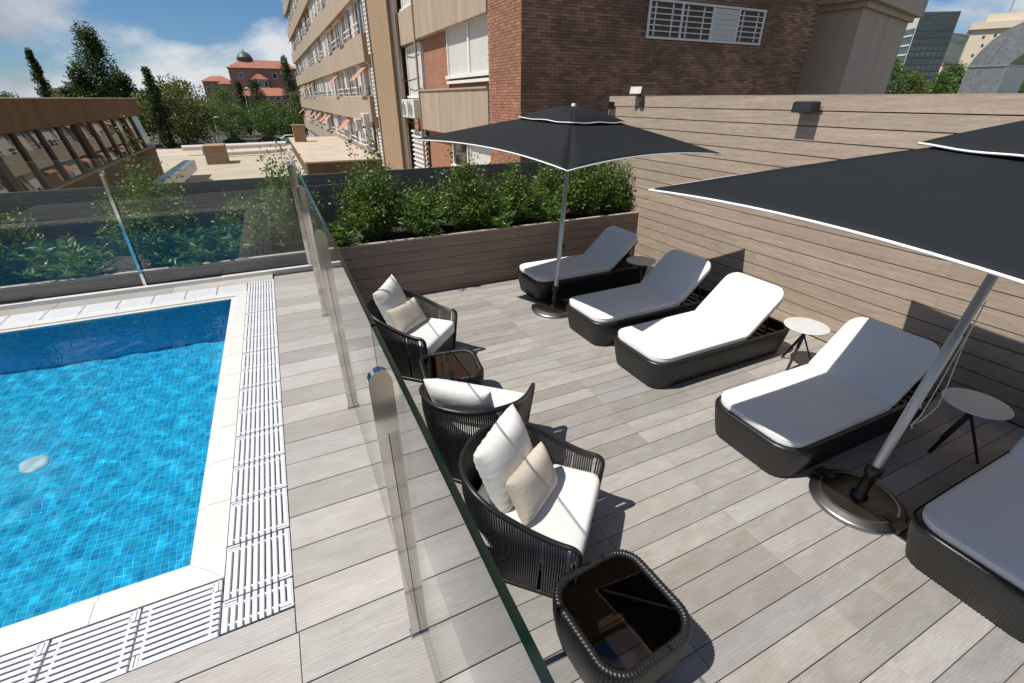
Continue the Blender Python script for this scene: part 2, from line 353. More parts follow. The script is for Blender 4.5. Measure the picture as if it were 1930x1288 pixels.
T['leaf_shrub'] = leaf_mat('glossy_shrub_leaf', (.06, .12, .024), (.135, .215, .04), (.28, .32, .055))
T['leaf_lance'] = leaf_mat('lance_leaf', (.075, .155, .03), (.16, .26, .05))
T['leaf_pine'] = leaf_mat('pine_needles', (.018, .034, .012), (.035, .06, .018))
T['leaf_dark'] = leaf_mat('cypress_leaf', (.012, .022, .009), (.022, .036, .013))
T['leaf_plane'] = leaf_mat('plane_tree_leaf', (.10, .125, .028), (.19, .19, .042), (.22, .18, .04))
T['leaf_mid'] = leaf_mat('park_tree_leaf', (.06, .12, .028), (.125, .20, .042))
T['leaf_olive'] = leaf_mat('olive_leaf', (.09, .12, .03), (.16, .19, .048))
T['carpaint'] = P('dark_car_paint', (.02, .022, .026), .2, var=.05)
T['lamp'] = P('lamp_post_paint', (.50, .42, .26), .6)

# ------------------------------------------------------------------ setting: ground, decks, pool
g = MB().box(-3000, 3000, -400, 4000, -6.4, -6.0).build('ground', T['ground']); struct(g)
rd = MB().box(-120, 60, 108, 136, -6.1, -5.985).build('road', T['asphalt']); struct(rd)
lw = MB().box(-70, -13.5, 70, 107.5, -6.1, -5.98).build('lawn', T['grass']); struct(lw)
# concrete mass of the building that carries the terrace
mass = MB().box(-7.5, 5.35, -4, 6.98, -6.0, -.47).build('terrace_mass', T['smooth_concrete']); struct(mass)

DX0, DX1 = .26, 5.095                                    # sun deck
dk = MB().box(DX0, DX1 + .4, -1.5, 5.95, -.3, -.019).build('sun_deck', T['grout']); struct(dk)
cols = [DX0 + .002, 1.37, 2.195, 2.98, 3.79, 4.60, DX1]; pitch = .1452; NR = 43
tile_me = {}
for c in range(6):
    w = cols[c + 1] - cols[c] - .0022
    tile_me[c] = MB().box(-w / 2, w / 2, -pitch / 2 + .0019, pitch / 2 - .0019, -.018, 0, 0, .0016).mesh('deck_tile', T['deck'])
y_off = .257 * 2.4 % pitch
for r in range(NR):
    yc = 5.9 - (5.9 - y_off) % pitch - pitch / 2 - r * pitch
    for c in range(6):
        put('deck_tile', tile_me[c], dk, ((cols[c] + cols[c + 1]) / 2, yc, random.uniform(-.0006, .0006)), math.pi if random.random() < .5 else 0)

# pool deck: raised slab with a well for the pool
PX1, PY0, PY1, PX0 = -.683, 1.75, 5.02, -4.6             # water edge
GX0, GX1 = -.5425, -.291                                 # grating strip beside the pool
pdk = MB()
pdk.box(GX1, .245, -1.5, 5.86, -.30, PD - .019); pdk.box(-6.5, GX1 - .0005, -1.5, 1.353, -.30, PD - .019); pdk.box(-6.5, GX1 - .0005, 5.425, 5.86, -.30, PD - .019)
pdk = struct(pdk.build('pool_deck', T['grout']))
pp = .1943; tm = {}
def ptile(x0, x1, yc):
    w = round(x1 - x0, 4)
    if w not in tm: tm[w] = MB().box(-w / 2 + .0012, w / 2 - .0012, -pp / 2 + .0022, pp / 2 - .0022, -.018, 0, 0, .0016).mesh('deck_tile', T['pdeck'])
    put('deck_tile', tm[w], pdk, ((x0 + x1) / 2, yc, PD + random.uniform(-.0005, .0005)), math.pi if random.random() < .5 else 0)
ph = .822 * 1.75 - pp / 2                                 # a joint line measured in the photograph
k = -8
while True:
    yc = ph + k * pp; k += 1
    if yc > 5.50: break
    if yc < -.5: continue
    if yc + pp / 2 < 1.36:
        o = -.62 if k % 2 else -.28
        for a, b in ((o, .245), (o - 1.2, o), (o - 2.4, o - 1.2), (-4.2, o - 2.4)):
            if b - a > .05: ptile(a, b, yc)
    else: ptile(GX1 + .003, .245, yc)
    if yc - pp / 2 < 1.352 < yc + pp / 2:                     # row cut off at the grating
        y0, y1 = yc - pp / 2 + .0022, 1.3515
        for a, b in ((-1.05, GX1 + .002), (-2.25, -1.05), (-3.45, -2.25)):
            MB().box(-(b - a) / 2 + .0012, (b - a) / 2 - .0012, -(y1 - y0) / 2, (y1 - y0) / 2, -.018, 0, 0, .0016).build('deck_tile', T['pdeck'], pdk, ((a + b) / 2, (y0 + y1) / 2, PD))
for a in range(5): ptile(-5 + a * .94, -5 + (a + 1) * .94, 5.52)
# kerb strip under the far glass fence
kb = tag(MB().box(-6.4, .244, 5.60, 5.655, PD - .01, PD + .045, 0, .004).box(-6.4, .244, 5.655, 5.70, PD - .01, PD + .02, 1).build('glazing_kerb', [T['coping'], T['backing']]), 'low cream kerb running under the far glass fence beyond the pool', 'kerb')

# pool: basin, mosaic, water, coping, gratings
def mosaic_mat():
    m, N, L, b = nodes('blue_mosaic'); g = N.new('ShaderNodeNewGeometry')
    c = ramp(N, L, g.outputs['Random Per Island'], [(0, (.0, .30, .58)), (.35, (.0, .38, .66)), (.7, (.004, .44, .71)), (1, (.02, .50, .74))])
    L.new(c, b.inputs['Base Color']); b.inputs['Roughness'].default_value = .25
    return m
T['mosaic'] = mosaic_mat(); T['pgrout'] = P('pale_blue_grout', (.16, .60, .72), .8, var=.08)
FZ = PD - 1.02
bs = MB()
bs.box(PX0 - .1, PX1 + .1, PY0 - .1, PY1 + .1, FZ - .1, FZ)                                   # floor
bs.box(PX1 + .003, PX1 + .13, PY0 - .1, PY1 + .1, FZ - .05, PD - .03); bs.box(PX0 - .1, PX1 + .002, PY1 + .003, PY1 + .13, FZ - .05, PD - .03)
bs.box(PX0 - .1, PX1 + .002, PY0 - .13, PY0 - .003, FZ - .05, PD - .03); bs.box(PX0 - .13, PX0 - .003, PY0, PY1, FZ - .05, PD - .03)
basin = struct(bs.build('pool_basin', T['pgrout']))
def mosaic():
    t, gp, up = .036, .0018, .0018; mb = MB()
    def face(o, a, b, n, na, nb):
        o, a, b, n = map(np.array, (o, a, b, n)); ii, jj = np.meshgrid(np.arange(na), np.arange(nb), indexing='ij'); ii = ii.ravel(); jj = jj.ravel()
        base = o[None] + a[None] * (ii * t)[:, None] + b[None] * (jj * t)[:, None]
        q = []
        for dn, d in ((0, gp), (up, gp + .0012)):
            for sa, sb in ((d, d), (t - d, d), (t - d, t - d), (d, t - d)): q.append(base + a * sa + b * sb + n * dn)
        V = np.stack(q, 1).reshape(-1, 3); fs = np.array([(4, 5, 6, 7), (0, 1, 5, 4), (1, 2, 6, 5), (2, 3, 7, 6), (3, 0, 4, 7)])
        F = (fs[None] + (np.arange(len(ii)) * 8)[:, None, None]).reshape(-1, 4)
        mb.add(V.tolist(), F.tolist())
    e = .0006
    face((PX0, PY0, FZ + e), (1., 0, 0), (0, 1., 0), (0, 0, 1.), 109, 91)
    face((PX0, PY1 + .003 - e, FZ), (1., 0, 0), (0, 0, 1.), (0, -1., 0), 109, 27)
    face((PX1 + .003 - e, PY0, FZ), (0, 1., 0), (0, 0, 1.), (-1., 0, 0), 91, 27)
    face((PX0, PY0 - .003 + e, FZ), (1., 0, 0), (0, 0, 1.), (0, 1., 0), 109, 27)
    return mb
mo = stuff(mosaic().build('mosaic_tiles', T['mosaic'], basin))
for k, (x, y) in enumerate(((-1.95, 3.62), (-1.80, 2.22))):                   # round floor inlets
    d = MB().lathe([(.0, .012), (.06, .012), (.075, .008), (.08, 0)][::-1], 20).build('floor_inlet', T['grate'], basin, (x, y, FZ + .004)); d.cycles.is_caustics_receiver = True
def water():
    nx, ny = 300, 250; X = np.linspace(PX0 + .001, PX1 - .0005, nx); Y = np.linspace(PY0 + .0005, PY1 - .0005, ny); A, B = np.meshgrid(X, Y, indexing='ij')
    rng = np.random.default_rng(4); Z = np.zeros_like(A)
    for _ in range(46):
        lam = rng.uniform(.055, .26); th = rng.uniform(0, 2 * np.pi); kk = 2 * np.pi / lam
        Z += 0.0021 * (lam / .25) ** 1.6 * np.cos(kk * (A * np.cos(th) + B * np.sin(th)) + rng.uniform(0, 6.3)) * .42
    Z *= .175
    V = np.stack([A, B, PD - .016 + Z], -1).reshape(-1, 3); i, j = np.meshgrid(np.arange(nx - 1), np.arange(ny - 1), indexing='ij'); q = (i * ny + j).ravel()
    F = np.stack([q, q + ny, q + ny + 1, q + 1], 1)
    return MB().add(V.tolist(), F.tolist(), 0, True)
wm, N_, L_, b_ = nodes('pool_water'); N_.remove(b_); gl = N_.new('ShaderNodeBsdfGlass'); gl.inputs['IOR'].default_value = 1.333; gl.inputs['Roughness'].default_value = 0; gl.inputs['Color'].default_value = (.82, .975, 1.0, 1)
L_.new(gl.outputs[0], N_['Material Output'].inputs[0])
wt = struct(water().build('water', wm))
for o, f in ((wt, 'is_caustics_caster'), (mo, 'is_caustics_receiver'), (basin, 'is_caustics_receiver')):
    try: setattr(o.cycles, f, CAUSTIC)
    except Exception: pass
cop = struct(MB().box(-6.4, PX1 - .02, PY1 + .131, PY1 + .138, PD - .2, PD - .05).build('pool_coping', T['coping']))
def coping(poly_band, poly_lip):
    mb = MB(); mb.prism(poly_band, PD - .05, PD + .003); mb.prism(poly_lip, PD - .05, PD - .009)
    return mb.build('coping_stone', T['coping'], cop)
b0, b1, l0, l1 = .0395, .1385, .0, .0385                  # distances from the water edge
n = 10; g_ = .0012
def cut(k, n, a, b, d0, d1, m0, m1):
    """ends of one stone; mitred at the two pool corners"""
    s0, s1 = a + (b - a) * k / n, a + (b - a) * (k + 1) / n
    return ((s0 + g_ - (d0 if k == 0 else 0) * m0, s0 + g_ - (d1 if k == 0 else 0) * m0), (s1 - g_ + (d0 if k == n - 1 else 0) * m1, s1 - g_ + (d1 if k == n - 1 else 0) * m1))
for k in range(n):
    (p0, p1), (q0, q1) = cut(k, n, PY0, PY1, b0, b1, 1, 1); (r0, r1), (t0, t1) = cut(k, n, PY0, PY1, l0, l1, 1, 1)
    coping([(PX1 + b0, p0), (PX1 + b1, p1), (PX1 + b1, q1), (PX1 + b0, q0)], [(PX1 + l0, r0), (PX1 + l1, r1), (PX1 + l1, t1), (PX1 + l0, t0)])
n = 12
for k in range(n):
    (p0, p1), (q0, q1) = cut(k, n, -4.4, PX1, b0, b1, 0, 1); (r0, r1), (t0, t1) = cut(k, n, -4.4, PX1, l0, l1, 0, 1)
    for y, s in ((PY0, -1), (PY1, 1)):
        A = [(p0, y + s * b0), (q0, y + s * b0), (q1, y + s * b1), (p1, y + s * b1)]; B = [(r0, y + s * l0), (t0, y + s * l0), (t1, y + s * l1), (r1, y + s * l1)]
        coping(A if s > 0 else A[::-1], B if s > 0 else B[::-1])
chn = MB().box(GX0 + .002, GX1 - .002, 1.3535, 5.424, PD - .16, PD - .10).box(-6.4, GX0 + .001, 1.3535, 1.604, PD - .165, PD - .105).box(-6.4, GX0 + .001, 5.165, 5.42, PD - .165, PD - .105)
T['channel'] = P('blue_channel', (.02, .06, .20), .5, var=.5, scale=20)
chn = struct(chn.build('overflow_channel', T['channel']))
def grate_mesh(ln, wd=.250):
    """one snap-in grating panel: bars along y, cross ribs, interlocking hooks at both ends"""
    mb = MB(); nb = 10; z0, z1 = -.022, 0; p = wd / nb; e = ln / 2
    for k in range(nb):
        x = -wd / 2 + p * (k + .5); y0, y1 = -e + .0022, e - .0022
        if k < 2: y1 = e - .0305
        if k > nb - 3: y0 = -e + .0305
        mb.box(x - .0088, x + .0088, y0, y1, z0, z1, 0, .002)
    for s in (-1, 1):
        mb.box(-wd / 2 + .001, wd / 2 - .001, s * (e - .030) - .0045, s * (e - .030) + .0045, z0, z1 - .003)
        xo = -s * (wd / 2 - .025)                               # interlocking hook: two tongues with a slit between
        mb.box(xo - .0235, xo + .0235, min(s * (e - .0245), s * (e - .0155)), max(s * (e - .0245), s * (e - .0155)), z0, z1 - .001); mb.box(xo - .0235, xo + .0235, min(s * (e - .0115), s * (e - .003)), max(s * (e - .0115), s * (e - .003)), z0, z1 - .0005)
        mb.box(xo - s * .0235 - .004, xo - s * .0235 + .004, min(s * (e - .0155), s * (e - .0115)), max(s * (e - .0155), s * (e - .0115)), z0, z1 - .0012)
    mb.box(-wd / 2, -wd / 2 + .005, -e + .003, e - .003, z0, z1 - .002); mb.box(wd / 2 - .005, wd / 2, -e + .003, e - .003, z0, z1 - .002)
    return mb.mesh('grate_panel', T['grate'])
gl_ = .2757; gm = grate_mesh(gl_ - .002); gshort = grate_mesh(1.4965 - 1.356 - .002)
put('grate_panel', gshort, chn, ((GX0 + GX1) / 2, (1.4965 + 1.356) / 2, PD + .002))
y = 1.4965
while y < 5.38:
    put('grate_panel', gm if y + gl_ < 5.43 else grate_mesh(5.422 - y), chn, ((GX0 + GX1) / 2, min(y + gl_ / 2, (y + 5.422) / 2) if y + gl_ > 5.43 else y + gl_ / 2, PD + .002 + random.uniform(-.001, .001))); y += gl_
for yc in ((1.354 + 1.607) / 2, (5.166 + 5.419) / 2):
    for k in range(14): put('grate_panel', gm, chn, (GX0 - .005 - gl_ * (k + .5), yc, PD + .002 + random.uniform(-.001, .001)), R(90))

# ------------------------------------------------------------------ cladding wall on the right
WX, WY1 = 5.11, 6.95
wall = thing('cladding_wall', 'tall wall clad in tan horizontal composite boards behind the sun loungers', 'wall', (WX, 0, 0))
MB().box(.021, .2, -2, WY1, -.3, 2.425).build('core', T['backing'], wall)
wp = 2.43 / 17; bm = {}
for r in range(17):
    y = -2 - random.uniform(0, 1.5)
    while y < WY1:
        e = min(y + 2.2, WY1); a = max(y, -2)
        if e - a > .05:
            w = round(e - a, 3)
            if w not in bm: bm[w] = MB().box(0, .02, -w / 2 + .0003, w / 2 - .0003, .005, wp - .005).mesh('cladding_board', T['board_y'])
            put('cladding_board', bm[w], wall, (random.uniform(-.0006, .0006), (a + e) / 2, r * wp))
        y += 2.2
MB().box(.003, .205, -2, WY1, 2.4265, 2.434).build('coping_strip', T['board_y'], wall)

# ------------------------------------------------------------------ planter and slatted fence at the back
PLY, PLZ, FY = 5.90, .78, 6.88
pl = thing('planter_box', 'long brown board-clad planter running along the back of the terrace', 'planter', (0, PLY, 0))
MB().box(-6.6, WX - .003, .021, .045, -.3, PLZ - .02).build('core', T['backing'], pl)
pp_ = .1425
for r in range(6):
    z1 = PLZ - .022 - r * pp_; z0 = max(z1 - pp_, -.02)
    if z1 < .01: break
    x = -6.6 + (r % 2) * .9
    while x < WX - .1:
        e = min(x + 2.6, WX - .004)
        MB().box(x + .001, e - .001, 0, .02, z0 + .003, z1 - .002).build('cladding_board', T['board_x'], pl, (0, random.uniform(0, .0008), 0)); x += 2.6
MB().box(-6.6, WX - .004, -.004, .05, PLZ - .022, PLZ, 0, .003).build('top_edge', T['cap'], pl)
so = MB().box(-6.6, WX - .004, .051, FY - PLY - .03, .3, PLZ - .06).build('soil', T['soil'], pl)
fn = thing('slatted_fence', 'grey-brown slatted fence standing behind the planter shrubs', 'fence', (0, FY, 0))
for r in range(6):
    x = -6.6 - (r % 3) * .7; z0 = .66 + r * .1425
    while x < 5.6:
        e = x + 2.4
        MB().box(max(x, -6.6) + .001, e - .0012, random.uniform(0, .002), .021, z0 + .0015, z0 + .1405).build('slat', T['fence_x'], fn); x = e
for k in range(8): MB().box(-6.3 + k * 1.62, -6.24 + k * 1.62, .024, .08, .2, 1.49).build('post', T['backing'], fn)

# ------------------------------------------------------------------ glass fences
def post_mesh(h):
    mb = MB(); w, t = .073, .026; s = .0072
    top = [(w / 2 * math.cos(R(a)), h - w / 2 + w / 2 * math.sin(R(a))) for a in range(0, 181, 15)]
    mb2 = MB(); poly = [(-w / 2, h - .20), (w / 2, h - .20)] + top; n = len(poly)
    mb2.add([(x, -t / 2, z) for x, z in poly] + [(x, t / 2, z) for x, z in poly], [tuple(range(n)), tuple(reversed(range(n, 2 * n)))] + [(i, n + i, n + (i + 1) % n, (i + 1) % n) for i in range(n)])
    for sg in (-1, 1): mb2.box(min(sg * s, sg * w / 2), max(sg * s, sg * w / 2), -t / 2, t / 2, .012, h - .2005)
    mb2.box(-w / 2 - .004, w / 2 + .004, -t / 2 - .006, t / 2 + .006, 0, .011)
    mb2.box(-s + .0004, s - .0004, -t / 2 + .006, t / 2 - .006, .012, h - .2005, 1)
    return mb2.mesh('post', [T['steel'], T['plastic']])
post_me = post_mesh(1.14)
def pane(parent, ln, z0, z1, loc, rz):
    mb = MB(); t = .006
    mb.box(-t, t, -ln / 2, ln / 2, z0, z1)
    mb.m = [1, 1, 1, 1, 0, 0]
    o = mb.build('glass_pane', [T['glass'], T['glass_edge']], parent, loc); o.rotation_euler = (0, 0, rz); return o
GX = .131
gf = thing('glass_fence', 'clear glass fence with steel posts between the pool and the sun deck', 'fence', (GX, 0, PD))
PYS = [-.50, 1.052, 2.602, 4.156, 5.62]
for k, y in enumerate(PYS):
    put('post', post_me, gf, (0, y, .0005))
    if k: pane(gf, y - PYS[k - 1] - .012, .03, 1.262, (0, (y + PYS[k - 1]) / 2, 0), 0)
ff = thing('glass_fence', 'clear glass fence standing on the cream kerb at the far end of the pool', 'fence', (0, 5.678, PD))
FXS = [.10, -1.48, -3.06, -4.64]
for k, x in enumerate(FXS):
    if k: put('post', post_me, ff, (x, 0, .021), R(90))
    if k: pane(ff, FXS[k - 1] - x - .012, .035, 1.262, ((x + FXS[k - 1]) / 2, 0, 0), R(90))
put('post', post_me, ff, (.10, 0.03, .021), R(90))

# ------------------------------------------------------------------ sun loungers
def make_lounger(label, loc, rz):
    t = thing('sun_lounger', label, 'sun lounger', loc, rz, 'sun loungers along the clad wall')
    if 'lg' not in MESH: MESH['lg'] = lounger_meshes()
    for nm, me in MESH['lg']:
        o = put(nm, me, t)
        if nm == 'wicker_skirt': stuff(o)
    return t
MESH = {}
LL, LW = 1.86, .735                                       # local x from the foot end (0) to the head end
def lounger_meshes():
    out = rrect(0, LL, -LW / 2, LW / 2, .17, 10)
    sk = ribbed(out, [(.012, -.052), (.05, -.042), (.14, -.022), (.23, -.006), (.272, 0), (.288, -.006)], .0175, .0072)
    P_, _ = resample(out, 160); Nn = normals2(P_)
    rim = MB(); rim.rings([[(x, y, z) for x, y in P_ + Nn * o] for o, z in ((-.004, .280), (-.008, .292), (-.024, .296), (-.04, .290), (-.043, .26), (-.06, .12))], 0, True)
    tray = MB(); Q = P_ - Nn * .055; tray.add([(x, y, .13) for x, y in Q], [tuple(range(len(Q)))])
    for k in range(5): tray.box(1.22 + k * .11, 1.25 + k * .11, -.31, .31, .235, .25)
    for s in (-1, 1): tray.box(.1, LL - .1, s * .27 - .015, s * .27 + .015, .20, .234)
    tray.box(.12, 1.15, -.30, .30, .25, .284)
    feet = [MB().lathe([(.02, 0), (.02, .03)], 10, c=(x, y, 0)).mesh('foot', T['plastic']) for x in (.16, LL - .2) for y in (-.2, .2)]
    seat = slab(rrect(.03, 1.165, -.34, .34, [.14, .025, .025, .14], 8), .286, .068, .018)
    HX = 1.172; ang = R(42); Mx = Matrix.Translation((HX, 0, .305)) @ Matrix.Rotation(-ang, 4, 'Y')
    back = slab(rrect(0, .60, -.34, .34, [.02, .12, .12, .02], 8), .0, .064, .018).xf(Mx)
    pip = MB()
    for ol, z, M_ in ((rrect(.03, 1.165, -.34, .34, [.14, .025, .025, .14], 8), .342, Matrix()), (rrect(0, .60, -.34, .34, [.02, .12, .12, .02], 8), .050, Mx)):
        Q, _ = resample(ol, 120); pip.tube([M_ @ Vector((x, y, z)) for x, y in Q], .0032, 5, closed=True)
    pan = MB(); o2 = rrect(.01, .585, -.325, .325, [.02, .11, .11, .02], 8); pan.prism(o2, -.022, -.003, 0, Mx)
    st = MB()
    for s in (-1, 1): st.bar(Mx @ Vector((.40, s * .22, -.02)), (1.62, s * .22, .25), .016, .016)
    st.bar((1.62, -.235, .25), (1.62, .235, .25), .014, .014)
    tag_ = MB().cbox((0, 0, 0), (.004, .016, .01)).xf(Matrix.Translation(Mx @ Vector((.603, -.14, .03))))
    return [('wicker_skirt', sk.mesh('wicker_skirt', T['wicker'])), ('rim', rim.mesh('rim', T['wicker'])), ('tray', tray.mesh('tray', T['plastic'])), *[('foot', m) for m in feet],
            ('seat_cushion', seat.mesh('seat_cushion', T['cushion'])), ('backrest', pan.mesh('backrest', T['plastic'])), ('back_cushion', back.mesh('back_cushion', T['cushion'])),
            ('piping', pip.mesh('piping', T['cushion'])), ('back_strut', st.mesh('back_strut', T['black_tube'])), ('cushion_tag', tag_.mesh('cushion_tag', T['trim']))]
for lab, x, y, rz in (('white cushioned black wicker sun lounger nearest the planter, mostly in parasol shade', 2.70, 5.20, 0),
                      ('white cushioned black wicker sun lounger wholly in the shade of the far parasol', 2.675, 3.85, 1.0),
                      ('white cushioned black wicker sun lounger in full sun between the two parasols', 2.665, 2.93, .5),
                      ('white cushioned black wicker sun lounger cut diagonally by the near parasol shadow', 2.69, 1.665, -.6),
                      ('shaded white cushioned sun lounger nearest the camera, cut off by the frame', 2.80, .325, .5)):
    make_lounger(lab, (x, y, 0), R(rz))

# ------------------------------------------------------------------ white stools
def make_stool(label, loc, rz):
    t = thing('side_stool', label, 'side table', loc, rz, 'round white side tables by the loungers')
    if 'st' not in MESH:
        top = MB().lathe([(.185, .440), (.197, .442), (.198, .449), (.196, .4515)], 64).lathe([(.1959, .4516), (.0, .4516)], 64, smooth=False)
        legs = []
        for k in range(3):
            a = R(120 * k); d = Vector((math.cos(a), math.sin(a), 0)); p = -d * .035
            legs.append(MB().bar((p.x, p.y, .43), (d.x * .17, d.y * .17, 0), .036, .014, 0, .022, .012).mesh('leg', T['black_tube']))
        hub = MB().lathe([(.05, .425), (.05, .437)], 16)
        MESH['st'] = [('tabletop', top.mesh('tabletop', T['stool_top']))] + [('leg', m) for m in legs] + [('hub', hub.mesh('hub', T['black_tube']))]
    for nm, me in MESH['st']: put(nm, me, t)
    return t
make_stool('round white side table between the two loungers shaded by the far parasol', (4.20, 4.68, 0), R(20))
make_stool('round white side table standing in full sun against the clad wall', (4.315, 2.37, 0), R(75))
make_stool('round white side table in the shade behind the near parasol pole', (4.22, 1.0, 0), R(40))

# ------------------------------------------------------------------ parasols
def make_parasol(label, base, lean, th, rope, a, b):
    t = thing('parasol', label, 'parasol', (base[0], base[1], 0), 0, 'black square parasols')
    h, hc = 1.935, .35
    ax = Vector((lean[0], lean[1], 1)).normalized(); u = Vector((math.cos(th), math.sin(th), 0)); u = (u - ax * u.dot(ax)).normalized(); v = ax.cross(u)
    Mx = Matrix((u, v, ax)).transposed().to_4x4()
    def sheet(a, b, z0, hc, sag, rise, n=16, s0=.03, wav=0, pw=1.12, ins=.028):
        mb = MB(); rim = []
        for k in range(4):
            rows = []
            for i in range(n + 1):
                s = s0 + (1 - s0) * i / n; row = []
                for j in range(n + 1):
                    q = -1 + 2 * j / n; m = 1 - q * q
                    al, bt = s * (1 - ins * m * s ** 3), s * q
                    p = [(al, bt), (-bt, al), (-al, -bt), (bt, -al)][k]
                    z = z0 + hc * (1 - s ** pw) - sag * m * math.sin(math.pi * s) + rise * m * s ** 3 + wav * s ** 2 * math.cos(q * math.pi * 2)
                    row.append((p[0] * a, p[1] * b, z))
                rows.append(row)
            mb.rings(rows, 0, True, closed=False); rim += rows[-1][:-1]
        return mb.xf(Mx), [Mx @ Vector(p) for p in rim]
    cano, rim = sheet(a, b, h, hc, .012, .05, ins=.06)
    c = cano.build('canopy', T['canopy'], t); so_ = c.modifiers.new('s', 'SOLIDIFY'); so_.thickness = .003
    trim = MB().tube(rim, .0062, 6, closed=True).build('canopy_trim', T['trim'], c)
    for x, y in ((1, 1), (1, -1), (-1, -1), (-1, 1)):            # stitched hip seams
        MB().tube([Mx @ Vector((x * a * q, y * b * q, h + hc * (1 - q ** 1.12) + .002)) for q in (.05, .2, .4, .6, .8, .985)], .0042, 5).build('hip_seam', T['canopy'], c)
    capm, crim = sheet(.43, .37, h + .268, .125, -.016, .0, wav=.004, pw=1.7)
    cc = capm.build('vent_cap', T['canopy'], t); so_ = cc.modifiers.new('s', 'SOLIDIFY'); so_.thickness = .003
    MB().tube(crim, .0055, 6, closed=True).build('cap_trim', T['trim'], cc)
    MB().lathe([(.0, h + hc + .075), (.016, h + hc + .073), (.026, h + hc + .065), (.026, h + hc + .03)][::-1], 16).xf(Mx).build('finial', T['alu'], t)
    MB().lathe([(.0265, .33), (.0265, 1.30), (.022, 1.302), (.022, h + hc + .05)], 20).xf(Mx).build('pole', T['alu'], t)
    for k, (x, y) in enumerate(((1, 1), (1, 0), (1, -1), (0, -1), (-1, -1), (-1, 0), (-1, 1), (0, 1))):
        e = .965 if x and y else .86
        MB().bar(Mx @ Vector((x * .04, y * .04, h + hc - .06)), Mx @ Vector((x * a * e, y * b * e, h + (-.004 if x and y else .03))), .014, .018).build('rib', T['alu'], t)
        MB().bar(Mx @ Vector((x * .04, y * .04, h - .12)), Mx @ Vector((x * a * .48, y * b * .48, h + .13)), .01, .014).build('strut', T['alu'], t)
    MB().lathe([(.045, h - .16), (.045, h - .08)], 16).xf(Mx).build('runner', T['plastic'], t)
    MB().lathe([(.05, .055), (.052, .075), (.034, .085), (.034, .26), (.046, .265), (.048, .31), (.042, .33), (.028, .332)], 20).xf(Mx).build('sleeve', T['plastic'], t)
    bp = MB().lathe([(.275, 0), (.276, .026), (.262, .03), (.232, .052), (.222, .054)], 56).build('base_skirt', T['base_steel'], t)
    MB().lathe([(.2215, .040), (.2215, .052), (.21, .0565), (.0, .058)], 56).build('base_plate', T['base_dark'], t)
    for s in (-1, 1):
        hd = MB(); A = rope[1]
        Rm = Matrix.Rotation(A, 4, 'Z'); hd.box(-.035, .035, s * .20 - .03, s * .20 + .03, .0585, .0615, 0, 0, Rm); hd.box(-.05, .05, s * .262 - .03, s * .262 + .022, .012, .05, 1, 0, Rm)
        hd.build('handle_recess', [T['plastic'], T['base_dark']], t)
    # cord and cleat on the pole
    cl = MB().box(-.012, .012, -.05, -.026, .83, .86).box(-.006, .006, -.06, -.05, .80, .89).xf(Matrix.Rotation(R(35), 4, 'Z')).xf(Mx).build('cleat', T['plastic'], t)
    if rope[0]:
        rp = MB()
        def path(pts): return [Mx @ Vector(p) for p in pts]
        rp.tube(path([(-.03, -.022, 1.55), (-.034, -.026, 1.2), (-.036, -.03, .88), (-.03, -.04, .84)]), .0028, 6)
        rp.tube(path([(.03, -.022, 1.5), (.040, -.036, 1.25), (.046, -.07, 1.0), (.040, -.085, .86), (.028, -.06, .745), (.006, -.036, .70), (-.012, -.032, .712)]), .0028, 6)
        rp.tube(path([(.015, -.03, 1.45), (.024, -.035, 1.2), (.02, -.045, .95), (.012, -.05, .78), (.006, -.036, .70), (.016, -.045, .685), (.028, -.04, .665)]), .0028, 6)
        rp.build('pull_cord', T['rope'], t)
    return t
make_parasol('black parasol with white trim standing over the loungers by the planter', (2.82, 4.63), (.033, -.035), .285, (False, R(60)), 1.27, 1.11)
make_parasol('large black parasol nearest the camera, running out of frame on the right', (3.052, 1.005), (-.002, -.062), .045, (True, R(-2)), 1.33, 1.05)

